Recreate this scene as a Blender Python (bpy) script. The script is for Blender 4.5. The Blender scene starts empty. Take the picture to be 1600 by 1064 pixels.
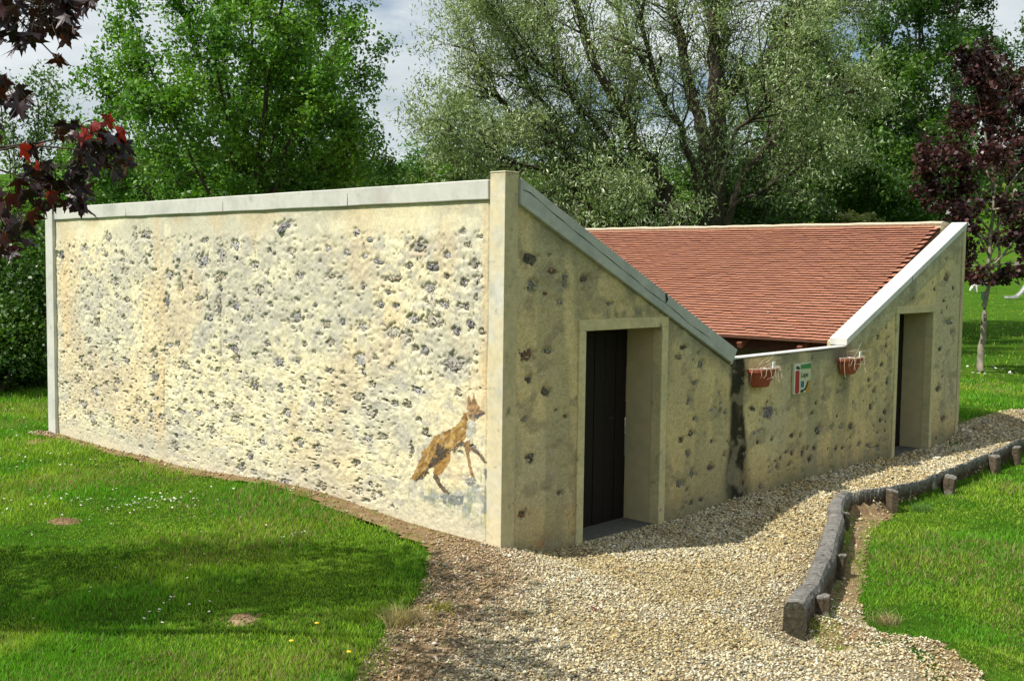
import bpy, math, random
import numpy as np
from mathutils import Vector, Matrix
random.seed(11); RNG = np.random.default_rng(11)
scene = bpy.context.scene
COL = scene.collection
# ------------------------------------------------------------------ camera, sky, sun, exposure
CAM = np.array([-6.1573, -5.8102, 2.2399])
CF = np.array([0.73121109, 0.67874049, -0.06812996])
CR = np.array([0.68092458, -0.7322336, 0.0132543])
CU = np.array([0.04089082, 0.05608305, 0.99758841])
FPX = 1665.9
cd = bpy.data.cameras.new('camera'); cam = bpy.data.objects.new('camera', cd); COL.objects.link(cam)
M3 = Matrix(((CR[0], CU[0], -CF[0]), (CR[1], CU[1], -CF[1]), (CR[2], CU[2], -CF[2])))
cam.matrix_world = Matrix.Translation(Vector(CAM.tolist())) @ M3.to_4x4()
cd.sensor_width = 36.0; cd.lens = FPX / 1600.0 * 36.0; cd.clip_end = 3000; cd.clip_start = 0.05
scene.camera = cam
scene.render.resolution_x = 1024; scene.render.resolution_y = 680
scene.view_settings.view_transform = 'Standard'; scene.view_settings.look = 'None'
scene.view_settings.gamma = 1.0; scene.view_settings.use_curve_mapping = False
scene.view_settings.exposure = 0.42
SUN_TRAVEL = Vector((0.667, -0.286, -1.0)).normalized()
sd = bpy.data.lights.new('sun', 'SUN'); sd.energy = 4.6; sd.angle = math.radians(0.53); sd.color = (1.0, 0.95, 0.86)
sun = bpy.data.objects.new('sun', sd); COL.objects.link(sun)
sun.rotation_euler = SUN_TRAVEL.to_track_quat('-Z', 'Y').to_euler()
world = bpy.data.worlds.new("World"); scene.world = world; world.use_nodes = True
wn = world.node_tree.nodes; wl = world.node_tree.links; wn.clear()
wo = wn.new('ShaderNodeOutputWorld'); bg = wn.new('ShaderNodeBackground'); bg.inputs['Strength'].default_value = 0.080
sky = wn.new('ShaderNodeTexSky'); sky.sky_type = 'NISHITA'; sky.sun_disc = False
sky.sun_elevation = math.radians(54.0); sky.sun_rotation = math.atan2(-0.667, 0.286) % (2*math.pi)
sky.air_density = 1.0; sky.dust_density = 0.6; sky.ozone_density = 1.5
tcw = wn.new('ShaderNodeTexCoord')
sep = wn.new('ShaderNodeSeparateXYZ'); wl.new(tcw.outputs['Generated'], sep.inputs[0])
mz = wn.new('ShaderNodeMath'); mz.operation = 'MAXIMUM'; mz.inputs[1].default_value = 0.0; wl.new(sep.outputs['Z'], mz.inputs[0])
ad = wn.new('ShaderNodeMath'); ad.operation = 'ADD'; ad.inputs[1].default_value = 0.22; wl.new(mz.outputs[0], ad.inputs[0])
dv = wn.new('ShaderNodeVectorMath'); dv.operation = 'DIVIDE'; wl.new(tcw.outputs['Generated'], dv.inputs[0])
cx = wn.new('ShaderNodeCombineXYZ')
for i in range(3): wl.new(ad.outputs[0], cx.inputs[i])
wl.new(cx.outputs[0], dv.inputs[1])
n1 = wn.new('ShaderNodeTexNoise'); n1.inputs['Scale'].default_value = 1.3; n1.inputs['Detail'].default_value = 7; n1.inputs['Roughness'].default_value = 0.55
wl.new(dv.outputs[0], n1.inputs['Vector'])
cr = wn.new('ShaderNodeValToRGB'); cr.color_ramp.elements[0].position = 0.33; cr.color_ramp.elements[1].position = 0.47
wl.new(n1.outputs['Fac'], cr.inputs[0])
n2 = wn.new('ShaderNodeTexNoise'); n2.inputs['Scale'].default_value = 2.6; n2.inputs['Detail'].default_value = 5
wl.new(dv.outputs[0], n2.inputs['Vector'])
cr2 = wn.new('ShaderNodeValToRGB'); e = cr2.color_ramp.elements
e[0].position = 0.33; e[0].color = (4.7, 5.5, 6.0, 1); e[1].position = 0.66; e[1].color = (7.9, 8.4, 8.6, 1)
wl.new(n2.outputs['Fac'], cr2.inputs[0])
mx = wn.new('ShaderNodeMixRGB'); wl.new(cr.outputs[0], mx.inputs[0]); wl.new(sky.outputs[0], mx.inputs[1]); wl.new(cr2.outputs[0], mx.inputs[2])
wl.new(mx.outputs[0], bg.inputs['Color']); wl.new(bg.outputs[0], wo.inputs['Surface'])

# ------------------------------------------------------------------ helpers
def at(px, py, depth):
    """a point of the place seen at photo pixel (px,py), depth metres in front of the camera"""
    return CAM + depth * (CF + (px - 800) / FPX * CR - (py - 532) / FPX * CU)
_h = np.random.default_rng(5).random((256, 256))
def vnoise(x, y, s=0):
    x = np.asarray(x, float) + s * 17.31; y = np.asarray(y, float) + s * 5.77
    xi = np.floor(x).astype(int); yi = np.floor(y).astype(int); fx = x - xi; fy = y - yi
    fx = fx * fx * (3 - 2 * fx); fy = fy * fy * (3 - 2 * fy)
    g = lambda a, b: _h[a % 256, b % 256]
    return (g(xi, yi) * (1 - fx) * (1 - fy) + g(xi + 1, yi) * fx * (1 - fy) + g(xi, yi + 1) * (1 - fx) * fy + g(xi + 1, yi + 1) * fx * fy)
def fbm(x, y, o=4, s=0, r=0.5):
    t = 0; a = 1; n = 0
    for k in range(o):
        t = t + a * vnoise(np.asarray(x) * 2 ** k, np.asarray(y) * 2 ** k, s + k * 3); n += a; a *= r
    return t / n
def sm(a, b, x):
    t = np.clip((np.asarray(x, float) - a) / (b - a), 0, 1); return t * t * (3 - 2 * t)
def inpoly(x, y, P):
    x = np.asarray(x); y = np.asarray(y); r = np.zeros(x.shape, bool); n = len(P)
    for i in range(n):
        x1, y1 = P[i]; x2, y2 = P[(i + 1) % n]
        if y1 == y2: continue
        c = ((y1 > y) != (y2 > y)) & (x < (x2 - x1) * (y - y1) / (y2 - y1) + x1); r ^= c
    return r
def dpoly(x, y, P, closed=True):
    d = np.full(np.asarray(x).shape, 1e9); n = len(P)
    for i in range(n if closed else n - 1):
        a = np.array(P[i]); b = np.array(P[(i + 1) % n]); ab = b - a
        t = np.clip(((x - a[0]) * ab[0] + (y - a[1]) * ab[1]) / (ab @ ab), 0, 1)
        d = np.minimum(d, np.hypot(x - a[0] - t * ab[0], y - a[1] - t * ab[1]))
    return d
def mesh_np(name, V, F, mat=None, colors=None, smooth=False):
    V = np.asarray(V, np.float32).reshape(-1, 3); me = bpy.data.meshes.new(name)
    if isinstance(F, np.ndarray):
        k = F.shape[1]; n = len(F)
        me.vertices.add(len(V)); me.vertices.foreach_set('co', V.ravel())
        me.loops.add(n * k); me.loops.foreach_set('vertex_index', F.astype(np.int32).ravel())
        me.polygons.add(n); me.polygons.foreach_set('loop_start', np.arange(0, n * k, k, dtype=np.int32))
        me.polygons.foreach_set('loop_total', np.full(n, k, np.int32))
    else:
        me.from_pydata(V.tolist(), [], F)
    me.update(calc_edges=True); me.validate()
    if colors is not None:
        c = np.asarray(colors, np.float32)
        if c.shape[1] == 3: c = np.hstack([c, np.ones((len(c), 1), np.float32)])
        a = me.color_attributes.new('col', 'FLOAT_COLOR', 'POINT'); a.data.foreach_set('color', c.ravel())
    if smooth: me.polygons.foreach_set('use_smooth', np.ones(len(me.polygons), bool))
    if mat: me.materials.append(mat)
    return me
def link(name, me, parent=None, loc=(0, 0, 0), rot=(0, 0, 0), scale=(1, 1, 1)):
    o = bpy.data.objects.new(name, me); COL.objects.link(o)
    o.location = loc; o.rotation_euler = rot; o.scale = scale
    if parent: o.parent = parent
    return o
def tag(o, label=None, cat=None, group=None, kind=None):
    if label: o['label'] = label
    if cat: o['category'] = cat
    if group: o['group'] = group
    if kind: o['kind'] = kind
    return o
def empty(name, loc, label, cat, group=None):
    o = bpy.data.objects.new(name, None); COL.objects.link(o); o.location = loc; o.empty_display_size = .2
    return tag(o, label, cat, group)
class MB:
    def __init__(s): s.v = []; s.f = []
    def add(s, V, F):
        n = len(s.v); s.v += [tuple(map(float, q)) for q in V]; s.f += [tuple(i + n for i in f) for f in F]; return s
    def box(s, a, b):
        x0, y0, z0 = a; x1, y1, z1 = b
        return s.add([(x0,y0,z0),(x1,y0,z0),(x1,y1,z0),(x0,y1,z0),(x0,y0,z1),(x1,y0,z1),(x1,y1,z1),(x0,y1,z1)],
              [(0,3,2,1),(4,5,6,7),(0,1,5,4),(1,2,6,5),(2,3,7,6),(3,0,4,7)])
    def prism(s, P, y0, y1):                      # polygon in (x,z) counter-clockwise, extruded along y
        n = len(P)
        return s.add([(p[0], y0, p[1]) for p in P] + [(p[0], y1, p[1]) for p in P],
              [tuple(range(n)), tuple(range(2*n-1, n-1, -1))] + [((i+1) % n, i, i+n, (i+1) % n + n) for i in range(n)])
    def tube(s, P, R, n=6, cap=True):
        V, F = tube(P, R, n, cap); return s.add(V, F)
    def build(s, name, mat, parent=None, smooth=False, bevel=0, col=None):
        me = bpy.data.meshes.new(name); me.from_pydata(s.v, [], s.f); me.update(); me.materials.append(mat)
        if smooth: me.polygons.foreach_set('use_smooth', [True] * len(me.polygons))
        o = link(name, me, parent)
        if bevel:
            m = o.modifiers.new('bevel', 'BEVEL'); m.width = bevel; m.segments = 2; m.limit_method = 'ANGLE'
        return o
def tube(P, R, n=6, cap=True):
    P = np.asarray(P, float); R = np.broadcast_to(np.asarray(R, float), (len(P),))
    T = np.gradient(P, axis=0); T /= np.linalg.norm(T, axis=1)[:, None] + 1e-9
    up = np.array([0, 0, 1.0]) if abs(T[0][2]) < .9 else np.array([1.0, 0, 0])
    A = np.cross(T, up); A /= np.linalg.norm(A, axis=1)[:, None] + 1e-9
    B = np.cross(T, A); th = np.arange(n) * 2 * math.pi / n
    V = (P[:, None, :] + R[:, None, None] * (np.cos(th)[None, :, None] * A[:, None, :] + np.sin(th)[None, :, None] * B[:, None, :])).reshape(-1, 3)
    F = [(i*n+j, i*n+(j+1) % n, (i+1)*n+(j+1) % n, (i+1)*n+j) for i in range(len(P)-1) for j in range(n)]
    if cap: F += [tuple(range(n-1, -1, -1)), tuple((len(P)-1)*n + j for j in range(n))]
    return V, F
# ------------------------------------------------------------------ materials
def mat(name, color=(.5,.5,.5), rough=.85, attr=False, noise=None, bump=None, trans=0, spec=.3, metal=0, mix2=None, world=False):
    """noise=(scale,amount)  mix2=(scale,colour,lo,hi) blotches  bump=(scale,strength,dist)"""
    m = bpy.data.materials.new(name); m.use_nodes = True; N = m.node_tree.nodes; L = m.node_tree.links
    b = N['Principled BSDF']; b.inputs['Roughness'].default_value = rough; b.inputs['Specular IOR Level'].default_value = spec; b.inputs['Metallic'].default_value = metal
    tc = N.new('ShaderNodeTexCoord')
    OC = N.new('ShaderNodeNewGeometry').outputs['Position'] if world else tc.outputs['Object']
    if attr:
        a = N.new('ShaderNodeAttribute'); a.attribute_name = 'col'; c = a.outputs['Color']
    else:
        r = N.new('ShaderNodeRGB'); r.outputs[0].default_value = (*color, 1); c = r.outputs[0]
    if mix2:
        for k in (mix2 if isinstance(mix2, list) else [mix2]):
            n = N.new('ShaderNodeTexNoise'); n.inputs['Scale'].default_value = k[0]; n.inputs['Detail'].default_value = 6; n.inputs['Roughness'].default_value = .6
            L.new(OC, n.inputs['Vector'])
            rp = N.new('ShaderNodeMapRange'); rp.inputs[1].default_value = k[2]; rp.inputs[2].default_value = k[3]; L.new(n.outputs['Fac'], rp.inputs[0])
            x = N.new('ShaderNodeMixRGB'); L.new(rp.outputs[0], x.inputs[0]); L.new(c, x.inputs[1]); x.inputs[2].default_value = (*k[1], 1); c = x.outputs[0]
    if noise:
        n = N.new('ShaderNodeTexNoise'); n.inputs['Scale'].default_value = noise[0]; n.inputs['Detail'].default_value = 8; n.inputs['Roughness'].default_value = .65
        L.new(OC, n.inputs['Vector'])
        rp = N.new('ShaderNodeMapRange'); rp.inputs[1].default_value = .25; rp.inputs[2].default_value = .75
        rp.inputs[3].default_value = 1 - noise[1]; rp.inputs[4].default_value = 1 + noise[1]; L.new(n.outputs['Fac'], rp.inputs[0])
        x = N.new('ShaderNodeVectorMath'); x.operation = 'SCALE'; L.new(c, x.inputs[0]); L.new(rp.outputs[0], x.inputs['Scale']); c = x.outputs[0]
    L.new(c, b.inputs['Base Color'])
    if bump:
        n = N.new('ShaderNodeTexNoise'); n.inputs['Scale'].default_value = bump[0]; n.inputs['Detail'].default_value = 8; n.inputs['Roughness'].default_value = .7
        L.new(OC, n.inputs['Vector'])
        u = N.new('ShaderNodeBump'); u.inputs['Strength'].default_value = bump[1]; u.inputs['Distance'].default_value = bump[2]
        L.new(n.outputs['Fac'], u.inputs['Height']); L.new(u.outputs[0], b.inputs['Normal'])
    if trans:
        t = N.new('ShaderNodeBsdfTranslucent'); s = N.new('ShaderNodeVectorMath'); s.operation = 'MULTIPLY'; s.inputs[1].default_value = (1.25, 1.35, .6)
        L.new(c, s.inputs[0]); L.new(s.outputs[0], t.inputs['Color'])
        ms = N.new('ShaderNodeMixShader'); ms.inputs[0].default_value = trans; L.new(b.outputs[0], ms.inputs[1]); L.new(t.outputs[0], ms.inputs[2])
        L.new(ms.outputs[0], N['Material Output'].inputs['Surface'])
    return m
M = {}
M['render'] = mat('cream lime render', attr=True, rough=.95, noise=(55, .22), bump=(110, .5, .006), spec=.1)
M['roughcast'] = mat('roughcast facade', attr=True, rough=.95, noise=(45, .32), mix2=[(75, (.20,.17,.085), .60, .72)], bump=(70, .9, .012), spec=.1)
M['flint'] = mat('grey flint stone', attr=True, rough=.7, noise=(90, .5), mix2=[(42, (.035,.032,.028), .52, .58), (30, (.60,.56,.46), .60, .66)], bump=(60, 1, .012), world=True)
M['white_coping'] = mat('weathered white coping', (.58,.575,.53), .8, noise=(14, .10), mix2=[(2.2, (.44,.45,.41), .48, .7), (1.1, (.56,.45,.42), .58, .74), (7, (.38,.38,.33), .60, .75)], bump=(60, .25, .004))
M['grey_coping'] = mat('grey cement coping', (.40,.42,.38), .85, noise=(10, .16), mix2=[(2.6, (.30,.33,.30), .45, .75), (.9, (.46,.40,.36), .6, .8)], bump=(50, .35, .004))
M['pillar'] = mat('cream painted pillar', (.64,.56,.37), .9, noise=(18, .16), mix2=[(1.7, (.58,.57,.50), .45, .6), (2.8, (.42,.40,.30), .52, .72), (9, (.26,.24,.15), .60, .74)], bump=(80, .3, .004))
M['pillar_shade'] = mat('cream pillar with shade in colour', (.50,.435,.25), .92, noise=(18, .2), mix2=[(1.6, (.38,.34,.20), .45, .65), (8, (.20,.18,.10), .58, .72)], bump=(80, .3, .004))  # darker copy of the pillar paint: the front's shade is put into the colour
M['frame'] = mat('pale door surround', (.54,.475,.26), .9, noise=(22, .2), mix2=[(3, (.42,.39,.22), .45, .7), (9, (.20,.18,.10), .60, .73)], bump=(80, .3, .004))
M['reveal'] = mat('smooth reveal render', (.50,.42,.235), .9, noise=(7, .12), mix2=[(1.6, (.38,.36,.22), .45, .75), (5, (.24,.26,.17), .62, .8)], bump=(60, .2, .004))
M['door'] = mat('dark stained door boards', (.012,.009,.008), .6, noise=(20, .4), bump=(30, .3, .004), spec=.2)
M['cement'] = mat('dark cement threshold', (.10,.10,.085), .95, noise=(20, .3), bump=(60, .4, .006))
M['tile'] = mat('terracotta tile', attr=True, rough=.85, noise=(30, .12), mix2=(1.1, (.30,.14,.09), .56, .85), bump=(80, .3, .003), spec=.15)
M['mortar'] = mat('ridge mortar', (.50,.42,.31), .95, noise=(20, .3), bump=(40, .6, .01))
M['timber'] = mat('weathered timber', attr=True, rough=.95, noise=(28, .5), mix2=[(16, (.05,.042,.032), .56, .68), (6, (.26,.25,.21), .58, .72)], bump=(38, 1, .02), spec=.15)
M['darkwood'] = mat('old rafter wood', (.10,.045,.025), .85, noise=(20, .3))
M['soil'] = mat('bare dry soil', (.23,.155,.085), 1, noise=(16, .4), mix2=(7, (.33,.26,.15), .5, .7), bump=(40, 1, .02), spec=.05)
M['pathbase'] = mat('gravel bed', (.30,.25,.16), 1, noise=(60, .5), mix2=(25, (.12,.09,.06), .5, .65), bump=(70, 1, .02), spec=.05)
M['pebble'] = mat('gravel stones', attr=True, rough=.8, spec=.2, noise=(40, .15))
M['lawn'] = mat('lawn ground', (.055,.14,.010), 1, noise=(3.0, .25), mix2=[(.55, (.11,.19,.018), .45, .7), (14, (.03,.07,.008), .48, .66)], bump=(9, 1, .12), spec=.02)
M['grass'] = mat('grass blades', attr=True, rough=.55, trans=.38, spec=.25)
M['bark'] = mat('grey brown bark', (.075,.062,.048), .95, noise=(9, .35), bump=(22, .8, .03), spec=.1)
M['palebark'] = mat('pale smooth bark', (.27,.24,.18), .9, noise=(9, .3), mix2=(5, (.13,.13,.09), .5, .7), bump=(20, .5, .01), spec=.1)
M['leaf'] = mat('green leaves', attr=True, rough=.45, trans=.32, spec=.4)
M['willowleaf'] = mat('willow leaves', attr=True, rough=.4, trans=.25, spec=.5)
M['redleaf'] = mat('dark red leaves', attr=True, rough=.4, trans=.3, spec=.4)
M['terracotta'] = mat('terracotta planter', (.33,.085,.045), .8, noise=(25, .25), bump=(60, .3, .003))
M['whiteplastic'] = mat('white bracket', (.75,.75,.72), .5)
M['driedstem'] = mat('dried stems', (.40,.33,.24), .9)
M['white'] = mat('white petals', (.8,.8,.78), .7); M['yellow'] = mat('yellow flower', (.75,.5,.03), .6)
M['fleece'] = mat('white fleece', (.78,.76,.70), .95, noise=(8, .1), bump=(20, .5, .03))
M['paint'] = mat('mural paint', attr=True, rough=.9, noise=(70, .3), spec=.1)
M['far'] = mat('far foliage', attr=True, rough=.7, trans=.2, spec=.1)
M['dark'] = mat('dark grey paving', (.05,.048,.042), .9, noise=(6, .3))
M['crack'] = mat('dark crack', (.03,.03,.028), 1)
# ------------------------------------------------------------------ ground
KERB = [(4.60,-.80),(4.815,-1.02),(5.985,-1.122),(7.842,-1.06),(9.854,-.95),(13.5,-.75)]
PATH = [(0.02,0.03),(0.0,0.02),(-0.2,-0.35),(-0.60,-0.66),(-1.30,-1.0),(-2.0,-1.45),(-3.2,-2.3),(-4.2,-3.6),(-1.722,-4.765),(-0.3,-3.8),(0.15,-3.25),(0.462,-2.80),(0.56,-2.5),(0.82,-2.20),(1.35,-2.03),(2.25,-1.70),(3.3,-1.28),(4.45,-.80),(4.8,-1.03),(5.985,-1.13),(7.842,-1.06),(9.854,-.95),(13.5,-.75),(13.5,.02),(10.4,.19),(9.79,.15),(9.79,0.03)]
LAWN_R = [(14,-.98),(9.8,-1.08),(7.8,-1.2),(6.0,-1.26),(5.05,-1.17),(3.768,-1.34),(2.612,-1.84),(1.75,-2.2),(1.25,-2.5),(1.05,-2.875),(0.95,-3.24),(0.55,-3.55),(-0.89,-4.6),(-2,-7),(20,-9),(20,-1)]
SOIL = [(0.02,8.4),(-.22,8.3),(-.18,6.5),(-.22,4.6),(-.14,3.0),(-.22,1.9),(-.30,1.1),(-.42,.45),(-.75,0.0),(-1.25,-.4),(-1.9,-.85),(-2.6,-1.35),(-2.2,-1.9),(-1.0,-1.15),(0.15,-.45),(.1,.2),(0.02,.2)]
KERB0 = [(.7,-2.2),(4.5,-.8)]
SOIL2 = [(4.75,-.90),(5.0,-1.15),(3.8,-1.38),(2.65,-1.88),(1.8,-2.22),(1.25,-2.5),(.95,-2.7),(.72,-2.98),(.72,-3.3),(.32,-3.6),(-1.1,-4.75),(-1.6,-4.6),(-.3,-3.8),(.15,-3.25),(.4,-2.75),(.55,-2.32),(1.15,-2.11),(1.95,-1.81),(2.6,-1.54),(3.2,-1.30),(3.8,-1.00),(4.4,-.81)]
BUILD = [(0,0),(9.79,0),(9.79,8.3),(0,8.3)]
LOWR = [(4.42,-.85),(4.815,-1.02),(5.985,-1.10),(7.842,-1.04),(9.854,-.95),(14,-.74),(22,-3),(22,-12),(-1,-8),(.9,-3.4),(.72,-2.9),(.62,-2.62),(.72,-2.28),(1.15,-2.12),(1.95,-1.82),(3.2,-1.30)]
def ghill(x, y):
    dx = x - CAM[0]; dy = y - CAM[1]; D = np.hypot(dx, dy)
    h = .035 * np.clip(D - 72, 0, 60) + .16 * np.clip(D - 130, 0, 110) + .03 * np.clip(D - 240, 0, 400)
    return h
def g(x, y):
    x = np.asarray(x, float); y = np.asarray(y, float)
    left = -.035 + .035 * np.exp(-((y - .4) / .9) ** 2) * sm(-1.0, 0, x) + .105 * sm(.7, 2.5, y) * sm(5.0, 2.9, y) * sm(-.9, 0, x)
    right = -.165 - .03 * sm(.8, 2, x) * sm(3.6, 2.2, x) - .05 * sm(6.5, 8.2, x) * sm(9.8, 9.2, x) * sm(-.6, -.1, y) + .09 * sm(9.2, 9.9, x) * sm(-.5, 0, y) + .10 * sm(9.9, 11.5, x) * sm(-.6, .6, y)
    yn = np.clip(-y, 0, 3); t = sm(-.02 - .5 * yn, .62, x)
    h = left * (1 - t) + right * t
    lo = inpoly(x, y, LOWR); dl = dpoly(x, y, LOWR)
    near = sm(16, 9, np.hypot(x, y))
    h = h - np.maximum(.15 * near * np.where(lo, sm(0, .07, dl), 0) * sm(.5, 1.25, x), .21 * np.exp(-((x - .50) ** 2 + (y + 2.45) ** 2) / .16))
    h = h + .012 * (vnoise(x * 1.7, y * 1.7, 3) - .5) * 2
    return h + ghill(x, y)
def jag(x, y, P, amp=.10, fr=3.0):
    return inpoly(x + amp * (fbm(x * fr, y * fr, 3, 4) - .5) * 2, y + amp * (fbm(x * fr, y * fr, 3, 9) - .5) * 2, P)
# radial sheet to the horizon, finest in front of the camera
ang = np.concatenate([np.linspace(.82 - .62, .82 + .62, 230), np.linspace(.82 + .62, .82 - .62 + 2 * math.pi, 72)[1:-1]])
rad = np.concatenate([np.linspace(.3, 4, 10)[:-1], np.linspace(4, 16, 110)[:-1], np.geomspace(16, 900, 90)])
AA, RR = np.meshgrid(ang, rad); X = CAM[0] + RR * np.sin(AA); Y = CAM[1] + RR * np.cos(AA)
Z = g(X, Y); Z -= .03 * (inpoly(X, Y, PATH) | inpoly(X, Y, SOIL) | inpoly(X, Y, BUILD)) + .10 * (inpoly(X, Y, SOIL2) & (dpoly(X, Y, SOIL2) > .03) & (dpoly(X, Y, KERB0, False) < .6))
Z += .05 * sm(18, 40, RR) * (fbm(X * .5, Y * .5, 3, 2) - .5) * 2
na, nr = len(ang), len(rad); I = np.arange(nr * na).reshape(nr, na)
F = np.stack([I[:-1, :], np.roll(I, -1, 1)[:-1, :], np.roll(I, -1, 1)[1:, :], I[1:, :]], -1).reshape(-1, 4)[:, ::-1]
me = mesh_np('lawn', np.stack([X, Y, Z], -1), np.ascontiguousarray(F), M['lawn'], smooth=True)
tag(link('lawn', me), 'bright green lawn running around the wash house and back to the meadow', 'lawn', kind='structure')
def sheet(name, poly, m, step, dz, label, cat, amp=.07, extra=None):
    P = np.array(poly); x = np.arange(P[:, 0].min(), P[:, 0].max() + step, step); y = np.arange(P[:, 1].min(), P[:, 1].max() + step, step)
    XX, YY = np.meshgrid(x, y); ins = jag(XX + step / 2, YY + step / 2, poly, amp)
    if extra is not None: ins |= extra(XX, YY)
    ZZ = g(XX, YY) + dz + .006 * (fbm(XX * 9, YY * 9, 3, 6) - .5) * 2
    Ig = np.arange(XX.size).reshape(XX.shape)
    Fq = np.stack([Ig[:-1, :-1], Ig[:-1, 1:], Ig[1:, 1:], Ig[1:, :-1]], -1)[ins[:-1, :-1]]
    me = mesh_np(name, np.stack([XX, YY, ZZ], -1), Fq, m, smooth=True)
    return tag(link(name, me), label, cat, kind='structure')
sheet('bare_soil', SOIL, M['soil'], .05, .002, 'bare brown soil strip along the foot of the sunlit wall', 'soil')
sheet('soil_verge', SOIL2, M['soil'], .05, .001, 'bare soil and straw between the timber edging and the lawn', 'soil', .05)
sheet('gravel_path', PATH, M['pathbase'], .05, .006, 'pale gravel path in front of the wash house doors', 'path')
# ---- gravel stones
def rot_rand(n, rng):
    q = rng.normal(size=(n, 4)); q /= np.linalg.norm(q, axis=1)[:, None]; w, x, y, z = q.T
    return np.stack([np.stack([1-2*(y*y+z*z), 2*(x*y-z*w), 2*(x*z+y*w)], -1), np.stack([2*(x*y+z*w), 1-2*(x*x+z*z), 2*(y*z-x*w)], -1), np.stack([2*(x*z-y*w), 2*(y*z+x*w), 1-2*(x*x+y*y)], -1)], 1)
def pebbles(n, poly, xr, yr, rng, size=(.005, .0145), amp=.12, dens=None, pal=None):
    x = rng.uniform(*xr, n); y = rng.uniform(*yr, n); k = jag(x, y, poly, amp)
    k &= ~((x > -.02) & (x < 9.80) & (y > -.01) & (y < 8))
    d = np.hypot(x - CAM[0], y - CAM[1]); rd = dens(x, y, d) if dens else 1.0
    k &= rng.random(n) < rd
    x, y, d = x[k], y[k], d[k]; n = len(x)
    s = rng.uniform(size[0], size[1], n) * np.where(rng.random(n) < .06, 1.7, 1) * np.clip(d / 8, 1, 1.7)
    base = np.array([[1,0,0],[-1,0,0],[0,1,0],[0,-1,0],[0,0,1],[0,0,-1.]]) 
    V = base[None] * rng.uniform(.65, 1.25, (n, 6, 1)) + rng.normal(0, .16, (n, 6, 3))
    V *= np.stack([np.ones(n), rng.uniform(.6, 1, n), rng.uniform(.4, .7, n)], -1)[:, None, :]
    tilt = rot_rand(n, rng); yaw = rng.uniform(0, 6.28, n)
    cz, sz = np.cos(yaw), np.sin(yaw)
    V = np.stack([V[..., 0]*cz[:, None]-V[..., 1]*sz[:, None], V[..., 0]*sz[:, None]+V[..., 1]*cz[:, None], V[..., 2]], -1)
    mixr = (rng.random(n) < .35)[:, None, None]
    V = np.where(mixr, np.einsum('nij,nkj->nki', tilt, V), V)
    V = V * s[:, None, None] + np.stack([x, y, g(x, y) + .006 + s * rng.uniform(.1, .7, n)], -1)[:, None, :]
    Fb = np.array([[4,0,2],[4,2,1],[4,1,3],[4,3,0],[5,2,0],[5,1,2],[5,3,1],[5,0,3]])
    F = (Fb[None] + np.arange(n)[:, None, None] * 6).reshape(-1, 3)
    pal = np.array(pal if pal is not None else [(.58,.52,.34),(.49,.41,.23),(.66,.62,.48),(.38,.30,.16),(.35,.33,.26),(.38,.27,.15),(.55,.52,.40),(.15,.13,.08)])
    c = pal[rng.choice(len(pal), n, p=np.array([.22,.2,.15,.13,.09,.06,.09,.06]))] * rng.uniform(.72, 1.14, (n, 1)); zn = sm(.42, .68, fbm(x * 1.4, y * 1.4, 4, 91))[:, None]; c = c * (1 - zn * np.array([[.12, .18, .32]]))
    return V.reshape(-1, 3), F, np.repeat(c, 6, 0), n
rg = np.random.default_rng(3)
dens = lambda x, y, d: np.clip((9.5 / np.maximum(d, 7.5)) ** 2.0, .12, 1) * np.clip(.25 + 1.5 * sm(0, .55, dpoly(x, y, PATH)) + .9 * (y > -1.3) * (x > .3), 0, 1)
V, F, C, n = pebbles(330000, PATH, (-3.6, 13.5), (-4.2, .25), rg, dens=dens)
tag(link('gravel_stones', mesh_np('gravel_stones', V, F, M['pebble'], C)), 'loose pale limestone gravel covering the path', 'gravel', kind='stuff')
V, F, C, n = pebbles(52000, SOIL2, (-.6, 5.2), (-4.3, -.9), rg, amp=.1, dens=lambda x, y, d: .95 * sm(2.0, .9, x) + .06)
V2, F2, C2, n2 = pebbles(75000, SOIL, (-2.8, .1), (-1.6, 8.4), rg, amp=.1, dens=lambda x, y, d: .95 * sm(.9, -.3, y) + .10 + .5 * (y > 7.6), pal=[(.40,.30,.17),(.34,.25,.14),(.5,.42,.3),(.3,.2,.12),(.28,.22,.15),(.42,.28,.16),(.55,.5,.4),(.16,.12,.08)])
tag(link('scattered_gravel', mesh_np('scattered_gravel', np.vstack([V, V2]), np.vstack([F, F2 + len(V)]), M['pebble'], np.vstack([C, C2]))), 'sparse gravel and crumbs of soil strewn on the bare verges', 'gravel', kind='stuff')
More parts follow.
